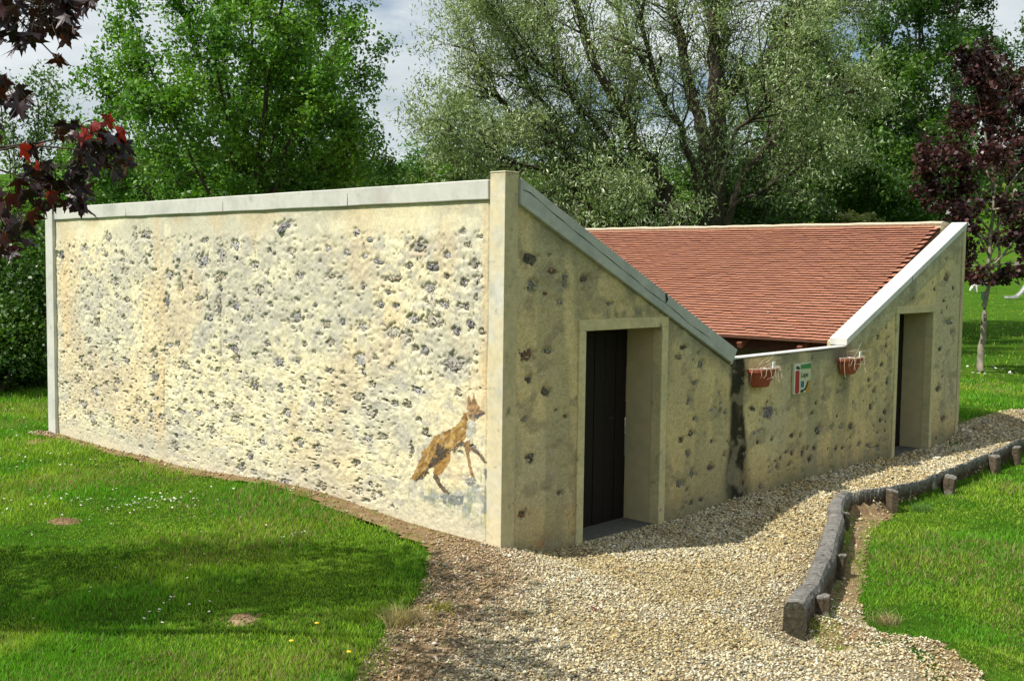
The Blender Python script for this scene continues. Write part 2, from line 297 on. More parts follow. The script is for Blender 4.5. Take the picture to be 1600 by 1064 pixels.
# ---- grass blades
def blades(x, y, h, w, rng, col, lean=.45, simple=False):
    n = len(x); a = rng.uniform(0, 6.28, n); l = rng.uniform(.05, lean, n) * h; fa = rng.uniform(0, 6.28, n)
    z = g(x, y) - .004
    b = np.stack([x, y, z], -1); side = np.stack([np.cos(fa), np.sin(fa), np.zeros(n)], -1) * (w / 2)[:, None]
    d = np.stack([np.cos(a), np.sin(a), np.zeros(n)], -1)
    m = b + d * (l * .35)[:, None] + np.array([0, 0, 1.]) * (h * .6)[:, None]
    t = b + d * l[:, None] * 1.2 + np.array([0, 0, 1.]) * (h * .97)[:, None]
    V = np.stack([b - side, b + side, m - side * .75, m + side * .75, t], 1).reshape(-1, 3)
    k = np.arange(n) * 5
    F = np.concatenate([np.stack([k, k+1, k+3], -1), np.stack([k, k+3, k+2], -1), np.stack([k+2, k+3, k+4], -1)])
    if simple:
        t = b + d * l[:, None] + np.array([0, 0, 1.]) * (h * .97)[:, None]; V = np.stack([b - side, b + side, t], 1).reshape(-1, 3); F = np.arange(3 * n).reshape(n, 3)
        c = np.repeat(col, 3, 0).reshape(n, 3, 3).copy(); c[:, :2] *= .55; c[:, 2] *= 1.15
        return V, F, c.reshape(-1, 3)
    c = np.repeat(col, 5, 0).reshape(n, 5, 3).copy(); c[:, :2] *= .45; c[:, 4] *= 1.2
    return V, F, c.reshape(-1, 3)
def bad(x, y):
    e = .10 * (fbm(x * 4, y * 4, 3, 21) - .5) * 2; RB = np.random.default_rng(1); e = e + RB.normal(0, .055, np.shape(x))
    inb = (x > -.03) & (x < 9.82) & (y > -.02) & (y < 8.4)
    return inb | inpoly(x + e, y + e, PATH) | inpoly(x + e, y - e, SOIL)
def grass_field(name, n, D0, D1, hr, wr, label, reject, power=1.0, angr=.5):
    rng = np.random.default_rng(len(name) * 7 + n % 97)
    a = rng.uniform(.82 - angr, .82 + angr, n); u = rng.random(n)
    D = np.exp(np.log(D0) + u * (math.log(D1) - math.log(D0)))
    x = CAM[0] + D * np.sin(a); y = CAM[1] + D * np.cos(a)
    k = ~reject(x, y); x, y, D = x[k], y[k], D[k]; n = len(x)
    p = fbm(x * 1.1, y * 1.1, 4, 31); q = vnoise(x * 4.5, y * 4.5, 8); bare = fbm(x * .9 + 7, y * .9, 3, 50)
    k = rng.random(n) < (.35 + .65 * sm(.24, .42, bare)) ; x, y, D, p, q, bare = x[k], y[k], D[k], p[k], q[k], bare[k]; n = len(x)
    h = rng.uniform(*hr, n) * (.55 + .9 * sm(.3, .7, p)) * (.8 + .5 * q) * np.clip(D / 10, .85, 1.8); w = rng.uniform(*wr, n) * np.clip(D / 7, 1, 6)
    c0 = np.array([.165, .42, .022]); c1 = np.array([.34, .52, .045]); c2 = np.array([.06, .24, .016]); dry = np.array([.36, .29, .13])
    t = sm(.35, .62, fbm(x * 1.3, y * 1.3, 4, 61))[:, None]; r = rng.random(n)[:, None]
    c = (c0 * (1 - t) + c1 * t) * (1 - .5 * (r < .3)) + c2 * .5 * (r < .3)
    c = np.where(rng.random((n, 1)) < .05 + .30 * sm(.52, .68, bare)[:, None], dry, c) * rng.uniform(.75, 1.25, (n, 1))
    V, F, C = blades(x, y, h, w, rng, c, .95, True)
    return tag(link(name, mesh_np(name, V, F, M['grass'], C)), label, 'grass', kind='stuff')
isr = lambda x, y: inpoly(x, y, [(4.5,-.9),(14,-.8),(30,-1.5),(30,-12),(-3,-9),(-1.5,-4.2),(1,-2.4)])
rejL = lambda x, y: bad(x, y) | (isr(x, y) & ~jag(x + np.random.default_rng(2).normal(0, .05, np.shape(x)), y + np.random.default_rng(4).normal(0, .04, np.shape(x)), LAWN_R, .12, 4)) 
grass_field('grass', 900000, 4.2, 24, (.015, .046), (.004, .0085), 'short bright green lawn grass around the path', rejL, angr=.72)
grass_field('meadow_grass', 18000, 24, 90, (.03, .07), (.006, .012), 'longer meadow grass beyond the wash house', lambda x, y: bad(x, y), angr=.47)
# straw on verges
rs = np.random.default_rng(8)
xs = rs.uniform(-2.8, 5, 26000); ys = rs.uniform(-4, 3, 26000); k = (jag(xs, ys, SOIL2, .2) & (rs.random(26000) < .95)) | (jag(xs, ys, SOIL, .25) & (ys < 1.6) & (rs.random(26000) < .7)); xs, ys = xs[k], ys[k]; n = len(xs)
c = np.where(rs.random((n, 1)) < .42, np.array([.13, .27, .03]), np.array([.40, .31, .17])) * rs.uniform(.6, 1.2, (n, 1))
V, F, C = blades(xs, ys, rs.uniform(.012, .05, n), rs.uniform(.0025, .005, n), rs, c, 2.6)
tag(link('dry_straw', mesh_np('dry_straw', V, F, M['grass'], C)), 'dry straw and thin grass on the soil verges', 'straw', kind='stuff')
# ------------------------------------------------------------------ the wash house: exposed stones (centre, size, kind) and the painted fox
LW = [(6.612,2.54,0.163,0.108),(5.695,2.561,0.266,0.103),(5.934,2.564,0.121,0.134),(4.446,2.266,0.231,0.137),(4.132,2.106,0.248,0.108),(4.897,1.995,0.081,0.17),(4.554,1.864,0.183,0.069),(4.35,1.657,0.153,0.083),(4.16,1.767,0.1,0.204),(3.838,2.435,0.191,0.092),(2.862,2.368,0.126,0.062),(2.948,2.63,0.319,0.087),(3.41,1.975,0.159,0.091),(3.843,1.805,0.192,0.08),(3.255,1.446,0.134,0.052),(3.895,1.355,0.266,0.054),(3.058,1.272,0.152,0.089),(4.857,1.103,0.244,0.086),(5.521,0.937,0.176,0.119),(5.271,1.226,0.171,0.058),(7.112,0.301,0.278,0.114),(7.353,0.448,0.249,0.066),(6.999,0.627,0.172,0.113),(3.037,1.006,0.109,0.102),(4.221,0.716,0.114,0.062),(4.946,0.587,0.165,0.058),(4.596,0.609,0.158,0.071),(2.759,1.724,0.167,0.112),(6.167,1.802,0.141,0.068),(6.906,1.487,0.135,0.143),(7.891,2.321,0.186,0.116),(1.868,2.536,0.092,0.093),(1.677,2.471,0.108,0.046),(2.284,2.386,0.098,0.072),(1.988,2.35,0.094,0.07),(1.552,2.277,0.159,0.057),(1.124,2.246,0.116,0.055),(1.369,2.126,0.292,0.067),(0.427,2.419,0.089,0.052),(0.653,2.33,0.077,0.064),(0.297,2.129,0.088,0.104),(0.84,2.232,0.175,0.076),(0.46,2.11,0.09,0.063),(1.765,2.05,0.055,0.069),(1.531,1.89,0.123,0.057),(1.305,1.886,0.068,0.079),(0.71,1.928,0.172,0.054),(0.457,1.915,0.15,0.063),(0.317,1.988,0.059,0.052),(0.835,1.788,0.207,0.13),(1.078,1.789,0.165,0.077),(2.051,1.712,0.085,0.053),(1.347,1.659,0.224,0.147),(0.38,1.771,0.089,0.084),(0.247,1.72,0.087,0.052),(0.545,1.705,0.092,0.074),(2.312,1.682,0.138,0.085),(2.234,1.511,0.136,0.072),(0.919,1.516,0.097,0.088),(0.55,1.438,0.306,0.128),(1.59,1.422,0.08,0.046),(1.352,1.341,0.103,0.068),(1.022,1.177,0.165,0.056),(0.499,1.191,0.068,0.064),(1.631,0.914,0.162,0.093),(1.145,1.037,0.101,0.067),(1.805,1.043,0.166,0.071),(1.478,0.716,0.123,0.069),(1.857,0.433,0.093,0.083),(2.143,0.37,0.097,0.073),(1.8,0.173,0.13,0.071),(1.645,0.256,0.091,0.047),(2.359,0.124,0.12,0.074),(2.42,0.487,0.121,0.099),(0.895,0.812,0.081,0.066),(1.306,1.032,0.12,0.057),(2.531,0.902,0.081,0.087),(1.003,2.411,0.179,0.12)]
FW = [(0.288,2.31,0.202,0.114,0),(0.593,2.214,0.131,0.053,1),(0.332,2.092,0.157,0.115,2),(0.508,2.028,0.065,0.042,1),(0.76,2.128,0.118,0.151,2),(1.017,2.15,0.175,0.077,0),(0.706,1.951,0.083,0.076,3),(1.365,1.93,0.111,0.045,2),(0.297,1.539,0.203,0.116,1),(0.535,1.553,0.13,0.043,2),(0.309,1.328,0.094,0.074,0),(0.527,1.211,0.114,0.075,0),(2.543,1.488,0.155,0.05,0),(2.481,1.398,0.153,0.05,2),(2.879,1.3,0.139,0.09,2),(0.354,0.676,0.111,0.096,0),(0.262,0.219,0.11,0.075,1),(0.73,0.326,0.068,0.044,0),(2.761,1.123,0.114,0.051,2),(2.667,0.946,0.09,0.089,2),(2.726,0.629,0.114,0.09,0),(2.56,0.583,0.089,0.063,0),(2.8,0.762,0.092,0.064,2),(2.679,0.423,0.091,0.077,2),(3.105,0.241,0.144,0.079,0),(2.779,0.218,0.138,0.091,2),(2.556,0.147,0.156,0.089,2),(2.768,-0.07,0.069,0.065,0),(0.79,0.982,0.06,0.039,0),(0.67,1.047,0.05,0.033,2),(3.125,0.829,0.144,0.053,3),(0.269,1.004,0.094,0.048,2),(4.227,0.696,0.334,0.156,4),(3.897,0.774,0.16,0.055,0),(5.248,0.596,0.095,0.06,1),(5.421,0.375,0.193,0.138,0),(4.789,0.389,0.105,0.074,0),(6.28,0.342,0.178,0.112,0),(6.017,0.368,0.138,0.079,2),(5.339,0.179,0.112,0.092,0),(5.9,0.115,0.102,0.079,0),(6.072,0.095,0.104,0.048,1),(5.237,0.056,0.126,0.076,0),(4.025,0.394,0.095,0.056,0),(4.474,0.071,0.101,0.073,2),(4.75,0.072,0.104,0.052,2),(6.827,0.541,0.132,0.115,0),(7.278,0.426,0.139,0.102,0),(7.13,0.331,0.136,0.067,0),(7.083,-0.014,0.175,0.084,2),(6.794,0.044,0.188,0.066,2),(5.045,0.161,0.093,0.105,0),(5.763,0.386,0.101,0.07,2),(5.9,0.8,0.136,0.062,2),(7.282,0.828,0.099,0.101,0),(6.743,0.882,0.093,0.065,0),(4.005,0.508,0.217,0.056,3),(3.777,0.312,0.092,0.042,2),(4.54,0.156,0.073,0.051,1),(4.667,0.214,0.059,0.044,0),(5.165,0.2,0.063,0.06,0),(6.514,0.092,0.11,0.065,2),(9.183,2.179,0.214,0.145,1),(9.3,1.547,0.338,0.092,2),(9.042,0.606,0.236,0.129,0),(9.279,0.161,0.218,0.103,1),(6.96,1.416,0.114,0.082,0),(7.087,1.057,0.116,0.066,0),(9.439,2.032,0.122,0.065,0),(8.757,2.017,0.114,0.062,0),(9.122,1.852,0.118,0.064,0),(9.46,1.403,0.196,0.056,2),(9.053,1.171,0.118,0.073,0),(7.221,1.299,0.098,0.067,0),(6.904,0.74,0.095,0.074,0),(9.107,2.441,0.118,0.054,0)]
FOX = {
'tail_body':[(0.49,0.945),(0.445,1.034),(0.396,1.04),(0.375,0.905),(0.406,0.837),(0.451,0.792),(0.516,0.751),(0.581,0.71),(0.589,0.63),(0.674,0.525),(0.746,0.454),(0.79,0.495),(0.79,0.562),(0.839,0.515),(0.907,0.438),(1.007,0.393),(1.098,0.376),(1.048,0.459),(0.969,0.565),(0.94,0.651),(0.851,0.716),(0.784,0.805),(0.678,0.851),(0.565,0.897)],
'ears':[(0.405,1.071),(0.387,1.2),(0.353,1.134),(0.326,1.211),(0.299,1.144),(0.246,1.1),(0.273,1.065),(0.363,1.056)],
'face':[(0.378,1.067),(0.273,1.095),(0.187,1.065),(0.21,1.045),(0.254,1.032),(0.299,0.985),(0.362,0.991),(0.399,1.033)],
'muzzle_dark':[(0.308,1.036),(0.201,1.069),(0.187,1.057),(0.245,1.023),(0.299,0.989),(0.317,1.009)],
'chest':[(0.402,0.974),(0.308,0.993),(0.292,0.915),(0.342,0.844),(0.387,0.826),(0.415,0.875)],
'belly':[(0.868,0.504),(0.807,0.614),(0.75,0.736),(0.676,0.731),(0.59,0.689),(0.497,0.78),(0.414,0.81),(0.405,0.759),(0.487,0.732),(0.59,0.676),(0.675,0.631),(0.732,0.584),(0.839,0.508),(0.937,0.413),(1.058,0.375),(1.007,0.41),(0.927,0.462)],
'haunch':[(0.771,0.578),(0.675,0.645),(0.59,0.669),(0.589,0.603),(0.674,0.518),(0.746,0.454),(0.786,0.496)],
'leg1':[(0.442,0.78),(0.36,0.829),(0.344,0.74),(0.372,0.704),(0.338,0.585),(0.304,0.522),(0.34,0.506),(0.378,0.605),(0.404,0.693)],
'leg2':[(0.359,0.784),(0.304,0.771),(0.195,0.695),(0.164,0.647),(0.195,0.646),(0.267,0.705),(0.34,0.734)],
'leg3':[(0.794,0.501),(0.746,0.461),(0.688,0.402),(0.586,0.344),(0.604,0.319),(0.671,0.338),(0.745,0.387),(0.805,0.439)],
'rock1':[(0.748,0.292),(0.595,0.33),(0.426,0.336),(0.444,0.267),(0.612,0.227),(0.709,0.238)],
'rock2':[(0.4,0.484),(0.301,0.525),(0.281,0.463),(0.354,0.432),(0.4,0.445)],
'rock3':[(0.194,0.605),(0.123,0.596),(0.078,0.557),(0.139,0.523),(0.193,0.541)],
'rock4':[(0.595,0.35),(0.408,0.391),(0.263,0.466),(0.121,0.487),(0.12,0.41),(0.297,0.304),(0.444,0.307)],
'halo':[(1.275,0.371),(1.149,0.333),(0.868,0.43),(0.615,0.413),(0.337,0.559),(0.16,0.687),(0.037,0.703),(0.009,0.095),(0.186,0.089),(0.478,0.09),(0.669,0.137),(0.864,0.131),(1.148,0.167),(1.273,0.203)],
}
HOUSE = empty('wash_house', (0, 0, -.2), 'rough stone wash house with cream walls, two doorways and inward sloping red tiled roofs', 'wash house')
bpy.context.view_layer.update()
def part(o, parent=None):
    """parent a part built in world coordinates without moving it"""
    p = parent or HOUSE; o.parent = p
    off = Vector((0, 0, 0)); q = p
    while q: off += q.location; q = q.parent
    o.location = Vector(o.location) - off; return o
rw = np.random.default_rng(21)
W_, L_ = 9.79, 8.245
def stone_variants(n, pals, seed):
    r = np.random.default_rng(seed); out = []
    for i in range(n):
        k = 11; th = np.sort(np.linspace(0, 2*math.pi, k, endpoint=False) + r.uniform(-.22, .22, k))
        R = r.uniform(.62, 1.12, k); rings = []
        for rr, dz in ((1.08, -.6), (.86, -.05), (.48, .25)):
            rings.append(np.stack([np.cos(th)*R*rr*.5 + r.normal(0, .02, k), np.sin(th)*R*rr*.5 + r.normal(0, .02, k), dz + r.normal(0, .22 if rr < 1 else .05, k)], -1))
        V = np.vstack(rings + [[[0, 0, .2]]]); F = []
        for a in range(2):
            for j in range(k): F.append((a*k+j, a*k+(j+1) % k, (a+1)*k+(j+1) % k, (a+1)*k+j))
        for j in range(k): F.append((2*k+j, 2*k+(j+1) % k, 3*k))
        c = np.array(pals[i % len(pals)])[None] * r.uniform(.7, 1.25, (len(V), 1))
        out.append((V, F, c))
    return out
def place_stones(S, axis, parent, seed, pals, nmax=300, name='stone', pick=None):
    """S = list (u, v, w, h, recess).  axis 'x' -> wall in the plane x=0 facing -x;  'y' -> plane y=0 facing -y"""
    r = np.random.default_rng(seed); var = stone_variants(len(pals) * 3, pals, seed); P = len(pals)
    mes = [mesh_np('stone', V, F, M['flint'], c) for V, F, c in var]
    order = sorted(range(len(S)), key=lambda i: -S[i][2] * S[i][3]); AV = []; AF = []; AC = []
    for rank, i in enumerate(order):
        u, v, w, h, rec = S[i][:5]; ch = (pick[i] if pick else r.integers(P)) + P * r.integers(3)
        th = r.uniform(-.22, .22) + (math.pi if r.random() < .5 else 0); dep = .016
        cs, sn = math.cos(th), math.sin(th)
        if axis == 'x': m = Matrix(((0, 0, -dep, -.000 + rec), (-w*cs, h*sn*0 + w*sn, 0, u), (h*sn, h*cs, 0, v), (0, 0, 0, 1)))
        else: m = Matrix(((w*cs, -w*sn, 0, u), (0, 0, -dep, rec), (h*sn, h*cs, 0, v), (0, 0, 0, 1)))
        if rank < nmax:
            o = bpy.data.objects.new(name, mes[ch]); COL.objects.link(o); o.parent = parent
            off = Vector((0, 0, 0)); q = parent
            while q: off += q.location; q = q.parent
            o.matrix_local = Matrix.Translation(-off) @ m
        else:
            V, F, c = var[ch]; A = np.array(m); Vw = V @ A[:3, :3].T + A[:3, 3]; n = sum(len(q) for q in AV)
            AV.append(Vw); AF += [tuple(t + n for t in f) for f in F]; AC.append(c)
    if AV:
        o = link('small_stones', mesh_np('small_stones', np.vstack(AV), AF, M['flint'], np.vstack(AC))); part(o, parent); tag(o, kind='stuff')
def carve(U, Vv, H, S, seed, depth=.024, ring=1.28):
    """sink a ragged socket for every exposed stone; returns a 0..1 mask of the socket"""
    Mk = np.zeros_like(H); r = np.random.default_rng(seed)
    for s in S:
        u, v, w, h = s[:4]; R = max(w, h) * 1.1
        i0, i1 = np.searchsorted(Vv[:, 0], (v - R, v + R)); j0, j1 = np.searchsorted(U[0], (u - R, u + R))
        a = U[i0:i1, j0:j1]; b = Vv[i0:i1, j0:j1]
        if a.size == 0: continue
        q = np.hypot((a - u) / (w * .5), (b - v) / (h * .5)) + 1.0 * (fbm(a * 30 + b * 9, b * 38, 3, 13, .6) - .5) * 2
        m = sm(ring, .90, q); H[i0:i1, j0:j1] = H[i0:i1, j0:j1] * (1 - m) + (-depth) * m; Mk[i0:i1, j0:j1] = np.maximum(Mk[i0:i1, j0:j1], m)
    return Mk
# ---- cores
mb = MB(); mb.box((.03, .0 + .17, -.6), (.30, L_ - .2, 2.78))
core = mb.build('side_wall', M['reveal']); part(core)
# ---- sunlit side wall, plane x=0
du = .0108
u = np.concatenate([np.arange(.145, 1.32, .0065), np.arange(1.32, 8.035, .013)]); v = np.concatenate([np.arange(-.35, -.03, .013), np.arange(-.03, 1.28, .0065), np.arange(1.28, 2.79, .013)]); U, Vv = np.meshgrid(u, v)
S = [(a, b, w * 1.05, h * 1.05, .009) for a, b, w, h in LW if not any(inpoly(np.array(a), np.array(b), FOX[k]) for k in ('tail_body', 'face', 'ears', 'chest', 'leg1', 'leg2'))]
tries = 0
def okpos(S, a, b, w, h, f=.62):
    for s in S:
        if abs(s[0]-a) < (s[2]+w)*f and abs(s[1]-b) < (s[3]+h)*f: return False
    return True
while len(S) < 350 and tries < 12000:
    tries += 1; a = rw.uniform(.25, 7.9); b = rw.uniform(.08, 2.56)
    if b > 2.5 + .06 * math.sin(a * 3): continue
    if inpoly(np.array(a), np.array(b), FOX['halo']) or (a < 1.15 and b < 1.25 and (rw.random() < .8 or any(inpoly(np.array(a), np.array(b), FOX[k]) for k in ('tail_body', 'face', 'ears', 'chest')))): continue
    if b < .25 and rw.random() < .4: continue
    if a < 2.6 and rw.random() < .35: continue
    if abs(a - 5.35) < .12 and rw.random() < .85: continue
    k = rw.random(); w = rw.uniform(.045, .085) if k < .6 else rw.uniform(.085, .20); h = w * rw.uniform(.35, .75)
    if rw.random() < .12: w, h = h, w * 1.1
    if okpos(S, a, b, w, h): S.append((a, b, w, h, .011 + rw.uniform(-.002, .008)))
base = .010 * (fbm(U * 1.6, Vv * 1.6, 3, 1) - .5) * 2 + .006 * (fbm(U * 6, Vv * 8, 4, 2, .55) - .5) * 2 + .0065 * (fbm(U * 24, Vv * 30, 3, 5, .6) - .5) * 2
rub = sm(2.62, 2.46, Vv + .10 * (fbm(U * 3, Vv * 0, 2, 7) - .5)) * sm(-.05, .18, Vv + .25 * (fbm(U * 2, Vv * 0, 2, 17) - .5)) * sm(.155, .24, U)
H = base * (.25 + .60 * rub)
lump = fbm(U * 11, Vv * 15, 2, 40); H += .004 * rub * np.abs(lump - .5) * 4 - .002
foxz = sm(1.35, 1.15, U) * sm(1.35, 1.1, Vv); H = H * (1 - .35 * foxz)
mk = carve(U, Vv, H, S, 3, .017, 1.08)
# small voids
pit = np.maximum(fbm(U * 24, Vv * 34, 2, 77, .4), fbm(U * 17 + Vv * 9, Vv * 44, 2, 79, .4)); pm = sm(.80, .85, pit) * rub * sm(.75, .4, foxz) ; H -= .016 * pm
# joint lines
def groove(a, wd, z0, z1, dep):
    global H
    line = a + .03 * (fbm(Vv * 2.3, Vv * 0 + a, 3, 3) - .5); H -= dep * np.exp(-((U - line) / wd) ** 2) * sm(z0 - .05, z0, Vv) * sm(z1 + .05, z1, Vv)
groove(4.12, .010, 1.05, 2.1, .03); groove(5.30, .012, .35, 1.0, .03); groove(4.95, .02, 1.9, 2.1, .04); groove(.175, .006, -.3, 2.8, .015); groove(2.45, .006, 2.45, 2.7, .012)
cream = np.array([.75, .67, .45]); grey = np.array([.52, .50, .405]); ochre = np.array([.66, .47, .24]); pale = np.array([.76, .70, .50])
def blend(C, c, t): return C * (1 - t[..., None]) + c * t[..., None]
C = np.ones(U.shape + (3,)) * cream
n1_ = fbm(U * .9, Vv * 1.2, 4, 9); n2_ = fbm(U * 3.5, Vv * 4.5, 4, 12)
C = blend(C, grey, .8 * sm(.45, .64, n1_)); C = blend(C, pale, .7 * sm(.52, .68, n2_))
C = blend(C, np.array([.43,.41,.37]), .6 * sm(.54, .68, fbm(U * 9, Vv * 12, 3, 30)) * rub); C = blend(C, np.array([.33,.31,.27]), .5 * sm(.60, .70, fbm(U * 26, Vv * 34, 3, 36)) * rub)
C = blend(C, ochre, .30 * sm(.57, .70, fbm(U * 1.4, Vv * .9, 4, 33)))
streak = fbm(U * 5, Vv * .5, 3, 55)
C = blend(C, ochre, .40 * np.exp(-((U - 5.38 - .05 * np.sin(Vv * 3)) / .07) ** 2) * sm(.25, .4, streak + .1))
C = blend(C, ochre * 1.05, .45 * np.exp(-((U - 7.78) / .12) ** 2) * sm(.7, 1.2, Vv)); C = blend(C, ochre * .9, .5 * np.exp(-((U - .21) / .035) ** 2) * sm(.8, 1.1, Vv))
C = blend(C, grey * .9, .55 * sm(.45, .1, Vv + .25 * (fbm(U * 1.5, Vv * 2, 3, 66) - .5)))
C = blend(C, np.array([.36,.33,.22]), .5 * sm(2.62, 2.77, Vv) * sm(.35, .7, fbm(U * 2, Vv * .6, 3, 71)))
C = blend(C, np.array([.50,.36,.20]), .85 * np.exp(-((U - 1.0) / .09) ** 2 - ((Vv - 2.40) / .07) ** 2))
C = blend(C, np.array([.42,.39,.33]), .5 * mk); C = blend(C, np.array([.27,.24,.19]), .6 * pm)
C *= (.88 + .24 * fbm(U * 30, Vv * 34, 2, 80))[..., None]
# painted fox on the render
def paint(C, name, col, t=.9, jit=.012, var=.5, drop=.1):
    a = U + jit * (fbm(U * 40, Vv * 40, 2, 90) - .5) * 2; b = Vv + jit * (fbm(U * 40, Vv * 40, 2, 95) - .5) * 2
    m = inpoly(a, b, FOX[name]) * t; hair = fbm(U * 60 + Vv * 50, Vv * 18 - U * 14, 3, 101)
    m = m * (1 - (fbm(U * 30, Vv * 34, 2, 88) > 1 - drop) * .8)
    cc = np.array(col)[None, None] * (1 + var * (hair[..., None] - .5) * 2.6)
    return C * (1 - m[..., None]) + cc * m[..., None]
hal = inpoly(U, Vv, FOX['halo']) * sm(0, .14, np.where(inpoly(U, Vv, FOX['halo']), dpoly(U, Vv, FOX['halo']), 0) + .10 * (fbm(U * 9, Vv * 9, 3, 62) - .5))
C = blend(C, np.array([.54,.54,.46]), .45 * hal)
gs = fbm(U * 34, Vv * 5, 3, 120); C = blend(C, np.array([.26,.30,.12]), .75 * hal * sm(.57, .66, gs)); C = blend(C, np.array([.52,.46,.16]), .7 * hal * sm(.60, .68, fbm(U * 30, Vv * 4, 3, 133)))
C = blend(C, np.array([.22,.24,.25]), .75 * hal * sm(.56, .66, fbm(U * 9, Vv * 12, 3, 140)) * sm(.62, .4, Vv))
C = paint(C, 'rock4', (.33,.35,.33), .6, .03, .5, .3)
for k in ('rock1', 'rock2', 'rock3'): C = paint(C, k, (.15,.17,.19), .8, .02, .5, .3)
tb0 = C.copy(); C = paint(C, 'tail_body', (.31,.175,.055), .97, .013, .5, .08)
tb = inpoly(U + .016 * (fbm(U * 40, Vv * 40, 2, 90) - .5) * 2, Vv + .016 * (fbm(U * 40, Vv * 40, 2, 95) - .5) * 2, FOX['tail_body'])
C = blend(C, np.array([.13,.07,.03]), .85 * tb * sm(.52, .66, fbm(U * 12 + Vv * 10, Vv * 7 - U * 5, 4, 150))); C = blend(C, np.array([.50,.33,.11]), .8 * tb * sm(.55, .68, fbm(U * 30 + Vv * 24, Vv * 10 - U * 8, 3, 155)))
C = blend(C, np.array([.55,.45,.28]), .5 * tb * sm(.64, .70, fbm(U * 26, Vv * 26, 3, 158))); C = paint(C, 'haunch', (.34,.19,.06), .8, .014)
C = paint(C, 'belly', (.065,.058,.05), .88, .028, .6, .3); C = paint(C, 'leg2', (.11,.075,.05), .9, .008); C = paint(C, 'leg1', (.26,.14,.055), .9, .008)
C = paint(C, 'leg3', (.10,.065,.045), .92, .014, .6); C = paint(C, 'chest', (.42,.42,.36), .85, .015, .5); C = paint(C, 'ears', (.30,.17,.08), .9, .006, .6)
C = paint(C, 'face', (.30,.19,.10), .9, .006, .6); C = paint(C, 'muzzle_dark', (.09,.09,.10), .9, .006, .7)
I = np.arange(U.size).reshape(U.shape); F = np.stack([I[:-1, :-1], I[1:, :-1], I[1:, 1:], I[:-1, 1:]], -1).reshape(-1, 4)
o = link('rubble_face', mesh_np('rubble_face', np.stack([-H, U, Vv], -1), np.ascontiguousarray(F[:, ::-1]), M['render'], C.reshape(-1, 3), smooth=True)); part(o)
place_stones(S, 'x', o, 5, [(.36,.345,.35), (.25,.24,.245), (.44,.42,.40), (.50,.46,.37), (.33,.31,.27), (.40,.35,.26)])
# ---- shaded front wall, plane y=0
du = .0165
u = np.arange(.14, 9.80, du); v = np.arange(-.45, 2.93, du); U, Vv = np.meshgrid(u, v)
def topz(x):
    t = np.where(x < 3.45, 2.955 - (x - .15) * .4565 - .19, np.where(x < 6.05, 1.318 + .012 * (x - 3.45) / 2.6, 1.44 + (x - 6.05) * .414 - .05))
    return t
D1 = (1.03, 2.178); D2 = (7.563, 8.708); ZI = 1.70; ZO = 1.796
ok = (Vv < topz(U)) & ~((U > D1[0]-.02) & (U < D1[1]+.02) & (Vv < ZI+.02)) & ~((U > D2[0]-.02) & (U < D2[1]+.02) & (Vv < ZI+.02))
H = .007 * (fbm(U * 1.3, Vv * 1.3, 3, 201) - .5) * 2 + .005 * (fbm(U * 14, Vv * 14, 3, 202) - .5) * 2 + .003 * (fbm(U * 38, Vv * 38, 2, 203) - .5) * 2
S = [(a, b, w, h, .0095) for a, b, w, h, c in FW]; pk = {0: 0, 1: 1, 2: 2, 3: 3, 4: 4}; pick = [pk[q[4]] for q in FW]
tries = 0
while len(S) < 165 and tries < 6000:
    tries += 1; a = rw.uniform(.25, 9.6); b = rw.uniform(-.15, 2.6)
    if b > float(topz(np.array(a))) - .08 or (D1[0]-.17 < a < D1[1]+.17 and b < ZO + .06) or (D2[0]-.17 < a < D2[1]+.17 and b < ZO + .06): continue
    if a < 3.2 and rw.random() < (.8 if a < 2.3 else .45): continue
    w = rw.uniform(.03, .07); h = w * rw.uniform(.6, 1.0)
    if okpos(S, a, b, w, h): S.append((a, b, w * rw.uniform(.8, 1.6), h, .0115)); pick.append(int(rw.choice([0, 0, 2, 2, 1])))
mk = carve(U, Vv, H, S, 9, .014, 1.12)
H -= .012 * sm(.74, .80, fbm(U * 16, Vv * 18, 2, 230))
fc = np.array([.66, .54, .28]); C = np.ones(U.shape + (3,)) * fc
C = blend(C, np.array([.47,.43,.28]), .75 * sm(.42, .62, fbm(U * .8, Vv * .8, 4, 210))); C = blend(C, np.array([.52,.42,.20]), .6 * sm(.54, .68, fbm(U * 1.1, Vv * .7, 4, 215)))
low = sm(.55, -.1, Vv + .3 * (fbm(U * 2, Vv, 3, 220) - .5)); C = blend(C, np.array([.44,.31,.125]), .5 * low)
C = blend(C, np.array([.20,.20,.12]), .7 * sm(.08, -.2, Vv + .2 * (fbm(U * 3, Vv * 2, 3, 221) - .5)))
C = blend(C, np.array([.45,.24,.10]), .7 * sm(.5, .62, fbm(U * 4, Vv * 6, 3, 225)) * sm(.35, .0, Vv) * sm(1.0, .6, U))
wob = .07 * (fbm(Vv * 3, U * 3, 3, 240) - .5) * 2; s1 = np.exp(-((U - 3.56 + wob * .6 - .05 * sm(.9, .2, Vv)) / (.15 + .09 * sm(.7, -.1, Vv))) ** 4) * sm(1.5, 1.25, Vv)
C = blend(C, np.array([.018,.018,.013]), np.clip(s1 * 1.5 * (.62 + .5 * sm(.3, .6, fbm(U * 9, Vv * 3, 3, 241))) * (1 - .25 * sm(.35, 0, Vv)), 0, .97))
s2 = np.exp(-((U - 6.05 + wob) / .13) ** 2) * sm(.45, .9, Vv) * sm(1.45, 1.2, Vv) + np.exp(-((U - 5.85 + wob) / .2) ** 2) * sm(1.0, 1.25, Vv); C = blend(C, np.array([.10,.10,.075]), np.clip(.75 * s2, 0, .85))
